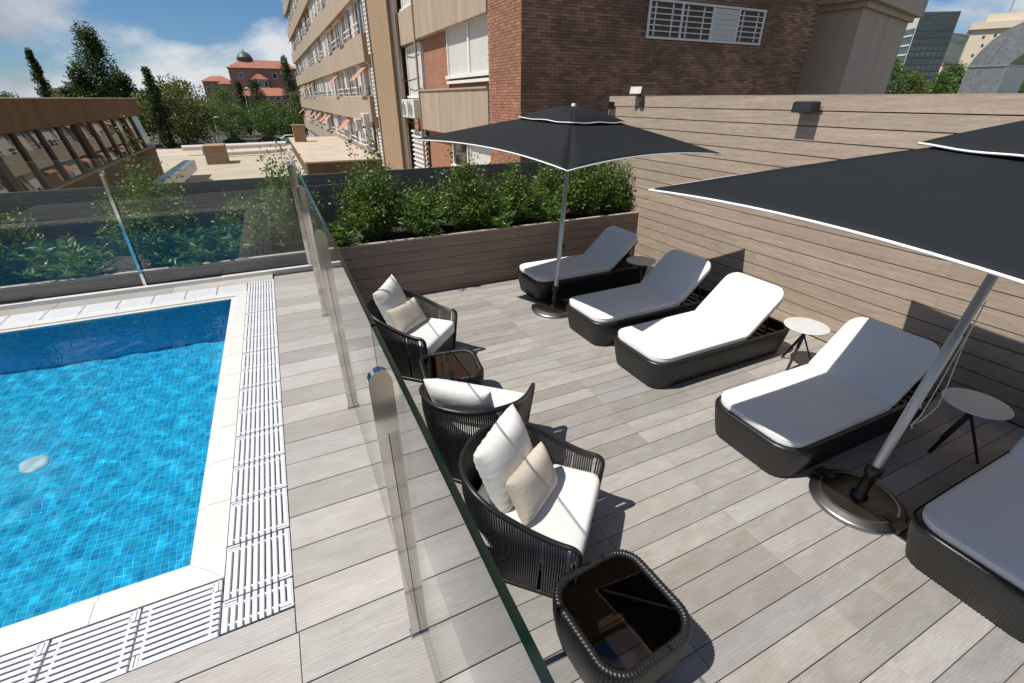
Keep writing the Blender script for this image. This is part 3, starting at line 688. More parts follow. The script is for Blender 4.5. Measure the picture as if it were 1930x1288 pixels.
# ------------------------------------------------------------------ armchairs
def chair_path(n=121):
    pts = [(.335, .345)] + [(.335 - .02 * k, .345) for k in range(1, 17)]
    for k in range(0, 19): a = R(90 + 90 * k / 18); pts.append((-.01 + .33 * math.cos(a), .015 + .33 * math.sin(a)))
    full = pts + [(x, -y) for x, y in reversed(pts)]
    return resample(full, n, False)[0]
def rail_z(x): s = min(1, max(0, (.335 - x) / .62)); s = s * s * (3 - 2 * s); return .515 + .165 * s
def chair_meshes():
    def pt(x, y, z): f = .80 + .20 * min(1, z / .56); return (x * f if x < .2 else x * (.90 + .10 * min(1, z / .56)), y * f, z)
    U = chair_path(161); rail = []
    for x, y in U: rail.append(pt(x, y, rail_z(x)))
    def fr(sgn):                                          # front upright with a rounded corner
        p = []
        for k in range(6): a = R(90 * (1 - k / 5)); p.append(pt(.335 + .055 * math.cos(a) - .0, .345 * sgn, .515 - .055 + .055 * math.sin(a)))
        return p + [pt(.39, .345 * sgn, z) for z in (.40, .30, .2, .1, .02)]
    path = list(reversed(fr(1))) + rail + fr(-1)
    frame = MB().tube(path, .0145, 8)
    frame.tube([pt(x * 1.0, y, .03) for x, y in U], .011, 6); frame.tube([pt(.37, .33, .03), pt(.37, -.33, .03)], .011, 6)
    frame.tube([(p[0] * .985, p[1] * .985, p[2] - .018) for p in rail], .010, 6)
    cords = MB(); V = chair_path(128)
    for x, y in V[1:-1]:
        zt = rail_z(x) - .012; cords.tube([pt(x, y, .03), pt(x * 1.01, y * 1.015, zt * .45), pt(x * 1.005, y * 1.01, zt * .8), pt(x, y, zt)], .0058, 5, caps=False)
    for s in (-1, 1):
        for k in range(1, 4): x = .335 + .0155 * k; cords.tube([pt(x, .345 * s, .03), pt(x, .35 * s, .25), pt(x, .345 * s, .505 - .006 * k * k)], .0058, 5, caps=False)
    for k in range(38): y = -.325 + .65 * k / 37; cords.tube([pt(.375, y, .03), pt(.378, y, .15), pt(.372, y, .268)], .0058, 5, caps=False)
    seat = MB().box(-.27, .355, -.30, .30, .235, .285)
    for s in (-1, 1): seat.bar((.30, s * .27, .24), (.30, s * .27, .02), .03, .03); seat.bar((-.16, s * .24, .24), (-.16, s * .24, .02), .03, .03)
    cu = slab(rrect(-.27, .385, -.315, .315, [.2, .06, .06, .2], 8), .287, .125, .028, .012)
    return [('frame', frame.mesh('frame', T['black_tube'])), ('woven_cord', cords.mesh('woven_cord', T['black_cord'])), ('seat_base', seat.mesh('seat_base', T['black_tube'])), ('seat_cushion', cu.mesh('seat_cushion', T['cushion']))]
def make_chair(label, loc, face):
    t = thing('armchair', label, 'armchair', loc, R(face), 'black cord armchairs beside the glass fence')
    if 'ch' not in MESH: MESH['ch'] = chair_meshes()
    for nm, me in MESH['ch']:
        o = put(nm, me, t)
        if nm == 'woven_cord': stuff(o)
    return t
def pillow_mesh(w, h, th, seed, mat):
    rng = random.Random(seed); n = 26; mb = MB(); ph = [(rng.uniform(3, 9), rng.uniform(3, 9), rng.uniform(0, 6), rng.uniform(.3, 1)) for _ in range(7)]
    for side in (1, -1):
        rows = []
        for i in range(n + 1):
            row = []
            for j in range(n + 1):
                a = -1 + 2 * i / n; b = -1 + 2 * j / n
                a = math.sin(a * math.pi / 2) * .55 + a * .45; b = math.sin(b * math.pi / 2) * .55 + b * .45
                e = max(0, (1 - a ** 4)) ** .55 * max(0, (1 - b ** 4)) ** .55
                pin = 1 - .07 * (1 - b * b) * abs(a) ** 3; pin2 = 1 - .07 * (1 - a * a) * abs(b) ** 3
                wr = .5 * sum(q * math.sin(f1 * a + f2 * b + p) for f1, f2, p, q in ph) / 7
                puck = .10 * math.sin(26 * b + seed) * abs(a) ** 6 * (1 - b * b) + .10 * math.sin(23 * a + seed) * abs(b) ** 6 * (1 - a * a)
                row.append((a * w / 2 * pin, b * h / 2 * pin2, side * th / 2 * (e * (1 + .10 * wr) + puck * e ** .3)))
            rows.append(row if side > 0 else row[::-1])
        mb.rings(rows, 0, True, closed=False)
    me = mb.mesh('pillow', mat)
    import bmesh
    bm_ = bmesh.new(); bm_.from_mesh(me); bmesh.ops.remove_doubles(bm_, verts=bm_.verts, dist=.0004); bm_.to_mesh(me); bm_.free()
    return me
def make_pillow(label, me, chair_loc, face, lx, ly, lz, tilt, yaw=0, roll=0):
    """stands on its lower edge, leaning back by tilt; its face looks along the chair's +x"""
    o = put('pillow', me); tag(o, label, 'pillow', 'loose pillows on the armchairs')
    o.matrix_world = Matrix.Translation(chair_loc) @ Matrix.Rotation(R(face), 4, 'Z') @ Matrix.Translation((lx, ly, lz)) @ Matrix.Rotation(R(yaw), 4, 'Z') @ Matrix.Rotation(R(90 - tilt), 4, 'Y') @ Matrix.Rotation(R(90 + roll), 4, 'Z')
    return o
C1, C2, C3 = (.815, 4.08, 0), (.90, 2.50, 0), (.885, 1.675, 0); F1, F2, F3 = -44, 47, -45
make_chair('black cord armchair by the planter end with a white and a beige pillow', C1, F1)
make_chair('black cord armchair with its back to the camera and a single white pillow', C2, F2)
make_chair('nearest black cord armchair with a sunlit white seat and two pillows', C3, F3)
pw1 = pillow_mesh(.46, .46, .15, 1, T['pillow']); pw2 = pillow_mesh(.47, .42, .15, 5, T['pillow']); pw3 = pillow_mesh(.45, .44, .18, 8, T['pillow'])
pb1 = pillow_mesh(.44, .27, .12, 3, T['beige']); pb2 = pillow_mesh(.41, .27, .13, 11, T['beige'])
make_pillow('large white pillow upright in the armchair by the planter', pw1, C1, F1, -.145, .05, .625, 20, 8, 4)
make_pillow('small beige pillow leaning on the white one in the armchair by the planter', pb1, C1, F1, .015, .02, .535, 32, -4, -3)
make_pillow('white pillow lying along the back of the armchair turned from the camera', pw2, C2, F2, -.13, .02, .60, 24, 0, 0)
make_pillow('large white pillow standing crosswise in the nearest armchair', pw3, C3, F3, -.115, .03, .615, 18, -8, 5)
make_pillow('small beige pillow standing before the white one in the nearest armchair', pb2, C3, F3, .055, -.02, .545, 26, -8, -4)

# ------------------------------------------------------------------ wicker basket tables
def table_meshes():
    out = rrect(-.245, .245, -.245, .245, .125, 10)
    outer = ribbed(out, [(.012, -.055), (.05, -.045), (.15, -.02), (.28, 0), (.36, .004), (.385, .002), (.395, -.004), (.400, -.014), (.398, -.026), (.388, -.036), (.33, -.034), (.2, -.046), (.03, -.085)], .0175, .0085)
    Gl = MB().prism(rrect(-.2125, .2125, -.2125, .2125, .10, 8), .376, .384)
    ft = MB()
    for x in (-.15, .15):
        for y in (-.15, .15): ft.lathe([(.012, 0), (.012, .03)], 8, c=(x, y, 0))
    ft.box(-.185, -.165, -.15, .15, .03, .05); ft.box(.165, .185, -.15, .15, .03, .05); ft.box(-.164, .164, .165, .185, .03, .05); ft.box(-.164, .164, -.185, -.165, .03, .05)
    return [('wicker_side', outer.mesh('wicker_side', T['wicker'])), ('glass_top', Gl.mesh('glass_top', T['smoked'])), ('foot_frame', ft.mesh('foot_frame', T['plastic']))]
def make_table(label, loc, rz):
    t = thing('basket_table', label, 'side table', loc, R(rz), 'black wicker tables with glass tops')
    if 'tb' not in MESH: MESH['tb'] = table_meshes()
    for nm, me in MESH['tb']:
        o = put(nm, me, t)
        if nm.startswith('wicker'): stuff(o)
    return t
make_table('black wicker basket table with a smoked glass top nearest the camera', (.985, .925, 0), 4)
make_table('black wicker basket table with a smoked glass top between two armchairs', (.985, 3.26, 0), -8)

# ------------------------------------------------------------------ fittings on the clad wall
sp = thing('loudspeaker', 'black loudspeaker box mounted near the top of the clad wall', 'loudspeaker', (WX, 3.46, 2.29))
MB().box(-.155, -.035, -.11, .11, -.02, .085, 0, .012).build('cabinet', T['plastic'], sp); MB().box(-.1575, -.1555, -.098, .098, -.012, .070).build('grille', T['black_cord'], sp)
MB().box(-.034, -.001, -.02, .02, .0, .05).bar((-.03, -.13, .03), (-.03, .13, .03), .02, .006).build('bracket', T['black_tube'], sp)
fl = thing('floodlight', 'small floodlight with a white face on a bracket above the clad wall', 'floodlight', (WX, 6.12, 2.30))
MB().box(-.03, -.001, -.045, .045, -.02, .06).bar((-.02, 0, .05), (-.06, 0, .13), .05, .02).bar((-.06, 0, .13), (-.07, .05, .16), .05, .025).build('bracket', T['base_dark'], fl)
hm = Matrix.Translation((-.085, .07, .205)) @ Matrix.Rotation(R(18), 4, 'Z') @ Matrix.Rotation(R(12), 4, 'Y')
MB().box(-.018, .03, -.105, .105, -.055, .055, 0, 0, hm).build('lamp_head', T['base_dark'], fl); MB().box(-.023, -.0185, -.095, .095, -.046, .046, 0, 0, hm).build('lamp_face', T['acbox'], fl)
s2 = thing('loudspeaker', 'black loudspeaker box at the far end of the clad wall behind the parasol', 'loudspeaker', (WX, 6.86, 2.27))
MB().box(-.155, -.035, -.10, .08, -.02, .085, 0, .012).build('cabinet', T['plastic'], s2); MB().box(-.034, -.001, -.02, .02, .0, .05).build('bracket', T['black_tube'], s2)

# ------------------------------------------------------------------ planter shrubs
def leaf_verts(rng, p, d, ln, wd):
    d = d.normalized(); s = d.cross(Vector((rng.uniform(-1, 1), rng.uniform(-1, 1), rng.uniform(-1, 1)))).normalized(); nn = d.cross(s)
    return [p, p + d * ln * .45 + s * wd / 2 - nn * wd * .12, p + d * ln + nn * wd * .1, p + d * ln * .45 - s * wd / 2 - nn * wd * .12]
def make_shrub(label, x, y, h, r, seed, kind='shrub', name='shrub', n_br=70):
    rng = random.Random(seed); t = thing(name, label, 'shrub' if kind == 'shrub' else 'plant', (x, y, PLZ - .06), 0, 'plants in the planter')
    leaves = MB(); stems = MB()
    for b in range(n_br):
        a = rng.uniform(0, 2 * math.pi); e = rng.random() ** .6
        top = Vector((math.cos(a) * r * e, math.sin(a) * r * .8 * e, h * (1 - .55 * e * e) * rng.uniform(.42, 1.05)))
        if rng.random() < .09: top *= 1.0; top.z *= 1.32
        mid = Vector((top.x * .45, top.y * .45, top.z * .55)) + Vector((rng.uniform(-.03, .03), rng.uniform(-.03, .03), 0))
        base = Vector((top.x * .12, top.y * .12, -.02)); pts = []
        for k in range(7):
            s = k / 6; pts.append(base * (1 - s) ** 2 + mid * 2 * s * (1 - s) + top * s * s)
        if b % 3 == 0: stems.tube(pts, [.006 - .0007 * k for k in range(7)], 4, caps=False)
        if kind == 'shrub':
            for q in range(rng.randint(60, 84)):
                s = rng.uniform(.12, 1.02); k = min(5, int(s * 6)); p = pts[k].lerp(pts[k + 1], s * 6 - k) if s < 1 else pts[-1].copy()
                dd = Vector((rng.gauss(0, 1), rng.gauss(0, 1), rng.gauss(.35, .8))); p = p + dd * .034
                leaves.add(leaf_verts(rng, p, dd, rng.uniform(.03, .052), rng.uniform(.019, .031)), [(0, 1, 2), (0, 2, 3)])
        else:
            for q in range(rng.randint(14, 22)):
                s = rng.uniform(.3, 1.0); k = min(5, int(s * 6)); p = pts[k].lerp(pts[k + 1], s * 6 - k)
                a2 = rng.uniform(0, 6.3); dd = Vector((math.cos(a2), math.sin(a2), rng.uniform(-.1, .9)))
                leaves.add(leaf_verts(rng, p, dd, rng.uniform(.07, .12), rng.uniform(.018, .028)), [(0, 1, 2), (0, 2, 3)])
    leaves.build('foliage', T['leaf_shrub'] if kind == 'shrub' else T['leaf_lance'], t); stems.build('stem', T['bark'], t)
    return t
SH = [(-2.85, 6.36, .84, .50, 'shrub', 'leafy green shrub behind the far glass fence at the left frame edge'),
      (-2.15, 6.07, .46, 0.48, 'lance', 'long-leaved plant behind the glass just left of the steel post'),
      (-1.36, 6.30, 1.14, .50, 'shrub', 'tall rounded shrub just right of the steel post of the far glass fence'),
      (-.92, 6.07, .46, 0.48, 'lance', 'low bright long-leaved plant behind glass over the pool reflection'),
      (-.46, 6.36, .62, .42, 'shrub', 'low sparse shrub behind the far glass fence near its right end'),
      (.04, 6.26, 1.10, .38, 'shrub', 'shrub behind the glass fence corner with upright shoots'),
      (.46, 6.07, .36, 0.38, 'lance', 'small bright plant at the planter edge just right of the glass fence'),
      (1.02, 6.30, 1.06, .50, 'shrub', 'largest shrub in the planter, with tall shoots over the fence'),
      (1.58, 6.07, .62, 0.42, 'lance', 'bright long-leaved plant right of the largest shrub'),
      (1.70, 6.44, .66, .40, 'shrub', 'low dark shrub behind the bright long-leaved plant'),
      (2.28, 6.28, .98, .48, 'shrub', 'bushy shrub under the left corner of the far parasol'),
      (2.66, 6.07, .48, 0.40, 'lance', 'long-leaved plant at the foot of the bushy parasol shrub'),
      (3.02, 6.30, .86, .46, 'shrub', 'bushy shrub directly left of the far parasol pole'),
      (3.45, 6.07, .58, 0.42, 'lance', 'bright long-leaved plant just right of the far parasol pole'),
      (3.74, 6.38, .80, .44, 'shrub', 'dense dark shrub between the parasol pole and the wall'),
      (4.30, 6.28, .96, .48, 'shrub', 'dense bright-topped shrub nearest the clad wall'),
      (4.80, 6.30, .92, .36, 'shrub', 'shrub pressed into the corner against the clad wall')]
for k, (x, y, h, r, kd, lb) in enumerate(SH):
    make_shrub(lb, x, y, h, r, 100 + k, kd, 'shrub' if kd == 'shrub' else 'leafy_plant', 135 if kd == 'shrub' else 50)

# ------------------------------------------------------------------ apartment block behind the terrace
ab = thing('apartment_block', 'tall brick and concrete apartment block rising behind the terrace', 'building', (5.45, 10.9, -6))
AX, AY, AZ0 = 5.45, 10.9, -6.0
def AP(name, mb, mat, parent=None):
    mb.xf(Matrix.Translation((-AX, -AY, -AZ0))); return mb.build(name, mat, parent or ab)
AP('wall', MB().box(5.80, 15.10, 10.93, 91, -6, 24), T['far_brick'])
# brickwork of the corner, brick by brick
bl, bh, bp_, cp = .245, .056, .255, .066
AP('mortar_bed', MB().box(5.478, 15.17, 10.912, 10.929, -1, 8.0), T['dmortar'])
AP('mortar_bed', MB().box(5.478, 5.799, 10.9295, 12.80, -1, 8.0), T['mortar'])
rb = random.Random(5)
dark = MB(); red = MB(); nbk = 0
bme_s = MB().box(-bl / 2, bl / 2, 0, .05, 0, bh).mesh('brick', T['dbrick']); bme_w = MB().box(0, .05, -bl / 2, bl / 2, 0, bh).mesh('brick', T['brick'])
for c in range(0, 130):
    z = -.9 + c * cp
    if z > 7.6: break
    x = 5.47 + bl / 2 + .001 - (0 if c % 2 else bp_ / 2)
    while x < 15.15:
        a, b = max(5.472, x - bl / 2), min(15.16, x + bl / 2)
        if b - a > .03 and not (8.90 < x < 13.06 and 3.72 < z + .03 < 4.56): j = rb.uniform(-.003, .003); dark.box(a, b, 10.901 + j, 10.9115, z, z + bh)
        x += bp_
    y = 10.9025 + bl / 2 - (bp_ / 2 if c % 2 else 0)
    while y < 12.8:
        a, b = max(10.9135, y - bl / 2), min(12.79, y + bl / 2)
        if b - a > .03:
            j = rb.uniform(-.003, .003)
            if 2.6 < z < 5.2 and nbk < 298 and b - a > bl - .001:
                o = put('brick', bme_w, ab, (5.468 + j - AX, y - AY, z - AZ0)); nbk += 1
            else: red.box(5.468 + j, 5.4775, a, b, z, z + bh)
        y += bp_
stuff(AP('bricks', dark, T['dbrick'])); stuff(AP('bricks', red, T['brick']))
# barred window in the brick face
def barred():
    fr = MB(); x0, x1, z0, z1 = 8.97, 12.99, 3.78, 4.50; X = [x0, 10.02, 11.08, 12.02, x1]
    fr.box(x0 - .04, x1 + .04, 10.86, 10.905, z1, z1 + .05); fr.box(x0 - .04, x1 + .04, 10.85, 10.905, z0 - .05, z0)
    for x in X: fr.box(x - .03, x + .03, 10.865, 10.90, z0 + .001, z1 - .001)
    w = AP('window', fr, T['white'])
    AP('pane', MB().box(x0, x1, 10.93, 10.935, z0, z1), T['pane'], w).matrix_parent_inverse = Matrix()
    for k in range(4):
        a, b = X[k] + .031, X[k + 1] - .031
        if k == 2:
            for q in range(6): AP('shutter_slat', MB().box(a, b, 10.875 + .004 * (q % 2), 10.90, z0 + .01 + q * .117, z0 + .122 + q * .117), T['shutter'], w)
        else:
            for q in range(1, 6): AP('bar', MB().box(a, b, 10.87, 10.885, z0 + q * .12 - .012, z0 + q * .12 + .012), T['white'], w)
            for q in range(2): AP('sash', MB().box(a + .15 + q * .55, a + .2 + q * .55, 10.905, 10.925, z0 + .02, z1 - .02), T['white'], w)
barred()
# near bay: projecting concrete spandrels and shuttered windows
for z0, z1 in ((1.34, 2.64), (4.31, 5.61), (-1.65, -.35), (7.3, 8.6)):
    for k, (a, b) in enumerate(((12.81, 14.5), (14.505, 16.2), (16.205, 17.9), (17.905, 19.4))):
        AP('spandrel', MB().box(5.44, 5.79, a, b, z0, z1), T['concrete'])
    AP('sill', MB().box(5.40, 5.78, 12.81, 19.42, z1 + .001, z1 + .05), T['concrete'])
AP('brick_pier', MB().box(5.70, 5.799, 16.7, 19.4, -1, 8), brick_paint('pier_brick', (.40, .17, .09), (.36, .26, .19)))
def shutter_window(y0, y1, z0, z1, n=1, x=5.78, mat='shutter'):
    fr = MB(); t = .07
    fr.box(x - .12, x, y0, y0 + t, z0, z1); fr.box(x - .12, x, y1 - t, y1, z0, z1); fr.box(x - .125, x, y0, y1, z1 + .001, z1 + t); fr.box(x - .20, x, y0 - .04, y1 + .04, z0 - .09, z0 - .001)
    w = AP('window', fr, T['white'])
    for k in range(n):
        a = y0 + t + .01 + (y1 - y0 - 2 * t) * k / n; b = y0 + t + (y1 - y0 - 2 * t) * (k + 1) / n - (.14 if k < n - 1 else .01)
        sh_ = MB(); q = z0
        while q < z1 - .01: sh_.box(x - .075, x - .05, a, b, q + .004, min(q + .050, z1)); sh_.box(x - .07, x - .055, a, b, q - .004, q + .005); q += .054
        AP('shutter', sh_, T[mat], w)
        if k < n - 1: AP('mullion', MB().box(x - .12, x - .01, b + .005, b + .135, z0, z1), T['white'], w)
    return w
shutter_window(12.95, 16.65, 3.05, 4.30, 2); shutter_window(12.95, 16.65, 6.0, 7.2, 2)
AP('rail', MB().box(5.60, 5.70, 12.85, 16.65, 2.82, 2.90), T['white'])
shutter_window(12.95, 14.9, .35, 1.33, 1); shutter_window(15.1, 16.6, .35, 1.33, 1, mat='pane')
# recess beside it, pilaster, metal strips, lattice screens
shutter_window(19.7, 21.9, 2.5, 4.2, 1, 5.79); shutter_window(19.7, 21.9, 5.5, 7.2, 1, 5.79); shutter_window(19.7, 21.9, 8.5, 10.2, 1, 5.79)
AP('pilaster', MB().box(5.28, 5.79, 22.75, 26.6, -5.9, 23), T['tan'])
for a, b in ((22.05, 22.74), (26.61, 27.4)):
    m = MB(); k = a
    while k < b - .05: m.box(5.42, 5.50, k, k + .08, -5.9, 23); m.box(5.49, 5.55, k + .08, k + .14, -5.9, 23); k += .14
    AP('metal_strip', m, T['corr'])
def lattice(y0, y1, z0, z1):
    m = MB(); k = z0
    while k < z1: m.box(5.60, 5.70, y0, y1, k, k + .07); k += .19
    k = y0
    while k < y1 + .02: m.box(5.62, 5.69, k, k + .06, z0, z1); k += .36
    w = AP('lattice_screen', m, T['white']); AP('backing', MB().box(5.72, 5.78, y0, y1, z0, z1), T['pane'], w)
for z in (-.9, ): lattice(19.8, 21.9, z - 1.6, z + 2.1)
for k in range(-2, 6): lattice(27.6, 29.4, 2.6 + 3 * k - 1.1, 2.6 + 3 * k + 1.2)
AP('spandrel', MB().box(5.52, 5.79, 19.45, 22.0, 4.3, 5.4), T['concrete'])
for y, x in ((22.0, 5.40), (27.45, 5.38), (19.5, 5.44)): AP('downpipe', MB().tube([(x, y, -5.9), (x, y, 23)], .045, 8), T['tan'])
for y0, y1, z in ((19.6, 22.6, 3.1), (19.6, 22.6, 1.55), (19.5, 22.3, 4.25)): AP('cable', MB().tube([(5.52, y0, z), (5.50, (y0 + y1) / 2, z - .07), (5.52, y1, z + .03)], .02, 6), T['plastic'])
# long facade: spandrel bands, windows, awnings
rw = random.Random(9)
fr = MB(); fr.box(-.10, 0, 0, .09, 0, 1.6); fr.box(-.10, 0, 2.11, 2.2, 0, 1.6); fr.box(-.11, 0, 0, 2.2, 1.601, 1.68); fr.box(-.16, 0, -.05, 2.25, -.08, -.001); fr.box(-.09, 0, 1.06, 1.14, 0, 1.6); fr.box(-.42, -.36, -.05, 2.25, .40, .45); fr.box(-.42, -.36, -.05, 2.25, .12, .16)
wf_me = fr.mesh('window', T['white'])
pn_me = MB().box(-.03, -.001, .09, 2.11, 0, 1.6).mesh('pane', T['pane'])
sh_half = MB()
for q in range(14): sh_half.box(-.07, -.035, .10, 1.05, .02 + q * .112, .122 + q * .112)
sh_half = sh_half.mesh('shutter', T['shutter'])
aw_me = MB().add([(-.05, 0, 1.55), (-.05, 1.9, 1.55), (-.95, 1.9, .75), (-.95, 0, .75), (-.05, 0, 1.53), (-.05, 1.9, 1.53), (-.95, 1.9, .73), (-.95, 0, .73)], [(0, 1, 2, 3), (7, 6, 5, 4), (0, 3, 7, 4), (1, 5, 6, 2), (3, 2, 6, 7)]).mesh('awning', T['awning'])
for k in range(-2, 7):
    zt = 2.52 + 3 * k
    y = 30.0; m = 0
    while y < 90.5:
        e = min(y + 6.2, 90.8); AP('spandrel', MB().box(5.45, 5.79, y + .01, e, zt - 1.32, zt), T['concrete']); y = e
    if zt - 1.4 > 22: break
    for j in range(20):
        y = 30.4 + j * 3.02; w = put('window', wf_me, ab, (5.799 - AX, y - AY, zt + .06 - AZ0)); put('pane', pn_me, w)
        for q in (0, 1):
            if rw.random() < .55: put('shutter', sh_half, w, (0, q * 1.05, rw.choice((0, 0, .5))))
        if k > -1 and rw.random() < .22 or k == -1 and rw.random() < .3: put('awning', aw_me, w, (0, .1, 0))
AP('roof_slab', MB().box(5.3, 15.3, 10.7, 91.3, 24.001, 24.3), T['concrete'])
def ac(label, x, y, z, s=1):
    t = thing('air_conditioner', label, 'air conditioner', (x, y, z), 0, 'air conditioners on the apartment block')
    MB().box(-.19, .19, -.42 * s, .42 * s, 0, .62 * s, 0, .02).build('casing', T['acbox'], t)
    f = MB().lathe([(.245 * s, 0), (.245 * s, .02), (.22 * s, .022), (.20 * s, .01), (.05, .012), (0, .02)], 20); f.xf(Matrix.Translation((-.19, .1, .31 * s)) @ Matrix.Rotation(R(-90), 4, 'Y')); f.build('fan_grille', T['corr'], t)
    MB().bar((.3, -.3, -.02), (-.2, -.3, -.02), .04, .04).bar((.3, .3, -.02), (-.2, .3, -.02), .04, .04).build('bracket', T['corr'], t)
ac('white air conditioner left of a pair beside the tan pilaster', 5.38, 20.95, 1.72, 1.05); ac('white air conditioner right of a pair beside the tan pilaster', 5.38, 19.95, 1.72, 1.05)
ac('topmost air conditioner left of the lattice screen', 5.30, 31.2, .95, 1.1); ac('air conditioner in the middle of a column left of the lattice', 5.30, 31.2, .1, 1.1); ac('air conditioner under an awning, left of the column of three', 5.30, 34.3, .55, 1.1); ac('lowest air conditioner left of the lattice screen', 5.30, 31.2, -.75, 1.1)

# concrete shaft to the right of the brick face
ct = thing('concrete_shaft', 'plain beige concrete shaft with a ledge beside the dark brick face', 'shaft', (17.75, 11.2, -6), R(14.5))
MB().box(0, 5.18, 0, 3, 0, 10.95).build('shaft', T['smooth_concrete'], ct); MB().box(-.12, 5.30, -.12, 3.1, 10.951, 11.12).build('ledge', T['smooth_concrete'], ct); MB().box(-.3, 5.6, -.3, 3.4, 11.121, 16).build('head', T['smooth_concrete'], ct)

# galvanised duct
dt = thing('air_duct', 'large galvanised air duct with a curved elbow above the clad wall', 'duct', (18.12, 8.0, 0), R(-86))
outer = [(0, .5), (0, 3.22), (.05, 3.36), (.14, 3.56), (.30, 3.80), (.53, 4.02), (.80, 4.16), (1.15, 4.24), (1.7, 4.28)]; inner = [(1.7, 3.60), (1.35, 3.57), (1.08, 3.46), (.86, 3.20), (.86, .5)]
n = len(outer) + len(inner); poly = outer + inner
MB().add([(x, 0, z) for x, z in poly] + [(x, 1.5, z) for x, z in poly], [tuple(reversed(range(n))), tuple(range(n, 2 * n))] + [(i, (i + 1) % n, n + (i + 1) % n, n + i) for i in range(n)]).build('casing', T['galv'], dt)
MB().box(-.02, .88, -.025, 1.52, 3.17, 3.21).build('flange', T['corr'], dt); MB().bar((.42, -.008, 3.25), (.62, -.008, 3.98), .02, .012).build('seam', T['corr'], dt)
for x in (.02, .84): MB().box(x - .02, x + .02, -.012, -.001, .5, 3.16).build('edge_strip', T['corr'], dt)
dm = thing('roof_vent', 'small white domed vent at the foot of the galvanised duct', 'vent', (17.6, 8.05, -1)); MB().lathe([(.2, 0), (.2, 3.32), (.19, 3.39), (.15, 3.46), (.08, 3.5), (0, 3.51)], 20).build('dome', T['white'], dm)

# ------------------------------------------------------------------ lower roofs beyond the terrace
rf = struct(MB().box(-12, 5.25, 7.2, 52, -6, -1.5).build('lower_roof', T['roof_beige']))
rb2 = thing('roof_block', 'raised flat roof block with a brown front in front of the long facade', 'roof', (1.4, 28, -1.5))
MB().box(0, 3.85, 0, 19, 0, .86).build('front', T['brown'], rb2); MB().box(-.08, 3.86, -.1, 19.1, .861, .94).build('roof_slab', T['roof_beige'], rb2)
ch = tag(MB().box(-.42, .42, -.4, .4, 0, 1.12).box(-.48, .48, -.46, .46, 1.121, 1.19).build('chimney', T['tan'], None, (2.0, 42, -.56)), 'squat tan chimney block at the end of the white roof pipes', 'chimney')
pi1 = MB().tube([(-6.3, 45, -.95), (-2, 45, -.93), (1.0, 44.6, -.85)], .20, 10).tube([(-3.6, 43, -1.25), (-.4, 43, -1.22), (.9, 43.2, -1.15)], .17, 10)
for x in (-5, -3, -1): pi1.box(x - .06, x + .06, 44.95, 45.05, -1.5, -1.1)
tag(pi1.build('roof_pipe', T['pipe']), 'pair of pale insulated pipes crossing the lower roof', 'pipe')
dl = MB().bar((-4.5, 17.5, -.75), (-4.2, 31, -.75), .5, .5)
for y in (19, 22, 25, 28): dl.bar((-4.7, y, -.95), (-4.7, y, -1.5), .08, .08); dl.bar((-4.1, y, -.95), (-4.1, y, -1.5), .08, .08)
tag(dl.build('roof_duct', T['galv']), 'grey rectangular duct on legs beside the brown glazed wing', 'duct')
bw = tag(MB().box(-4.2, -3.0, 38, 40, -1.5, -.35).build('roof_hut', T['tan']), 'low tan block on the roof where the pipes begin', 'roof block')

# ------------------------------------------------------------------ brown glazed wing on the left
wg = thing('glazed_wing', 'long low wing with a brown fascia above slanted dark glazing', 'building', (-6, 10, -1.5))
def WP(name, mb, mat, par=None): mb.xf(Matrix.Translation((6, -10, 1.5))); return mb.build(name, mat, par or wg)
WP('body', MB().box(-16, -6.6, 9, 32.8, -1.49, 2.36), T['brown'])
WP('fascia', MB().box(-6.59, -6.0, 9, 33, 1.62, 2.40), T['brown'])
WP('coping', MB().box(-16.1, -5.95, 8.95, 33.05, 2.401, 2.43), T['pipe'])
WP('lower_wall', MB().add([(-6.59, 9, -1.5), (-5.85, 9, -1.5), (-5.85, 9, .1), (-6.59, 9, .1), (-6.59, 33, -1.5), (-5.85, 33, -1.5), (-5.85, 33, .1), (-6.59, 33, .1)], [(0, 1, 2, 3), (7, 6, 5, 4), (1, 5, 6, 2), (3, 2, 6, 7)]), T['brown'])
WP('sill', MB().box(-6.0, -5.8, 9, 33, .101, .17), T['wing_frame'])
y = 9.3; k = 0
while y < 32.6:
    w_ = 1.7
    WP('glass_pane', MB().add([(-6.22, y, 1.61), (-6.22, y + w_ - .02, 1.61), (-5.98, y + w_ - .02, .175), (-5.98, y, .175)], [(0, 3, 2, 1)]), T['wing_glass'])
    d = .08 if k % 4 else .2
    WP('mullion', MB().bar((-6.18, y - .01, 1.615), (-5.93, y - .01, .175), d, .03), T['wing_frame']); y += w_; k += 1

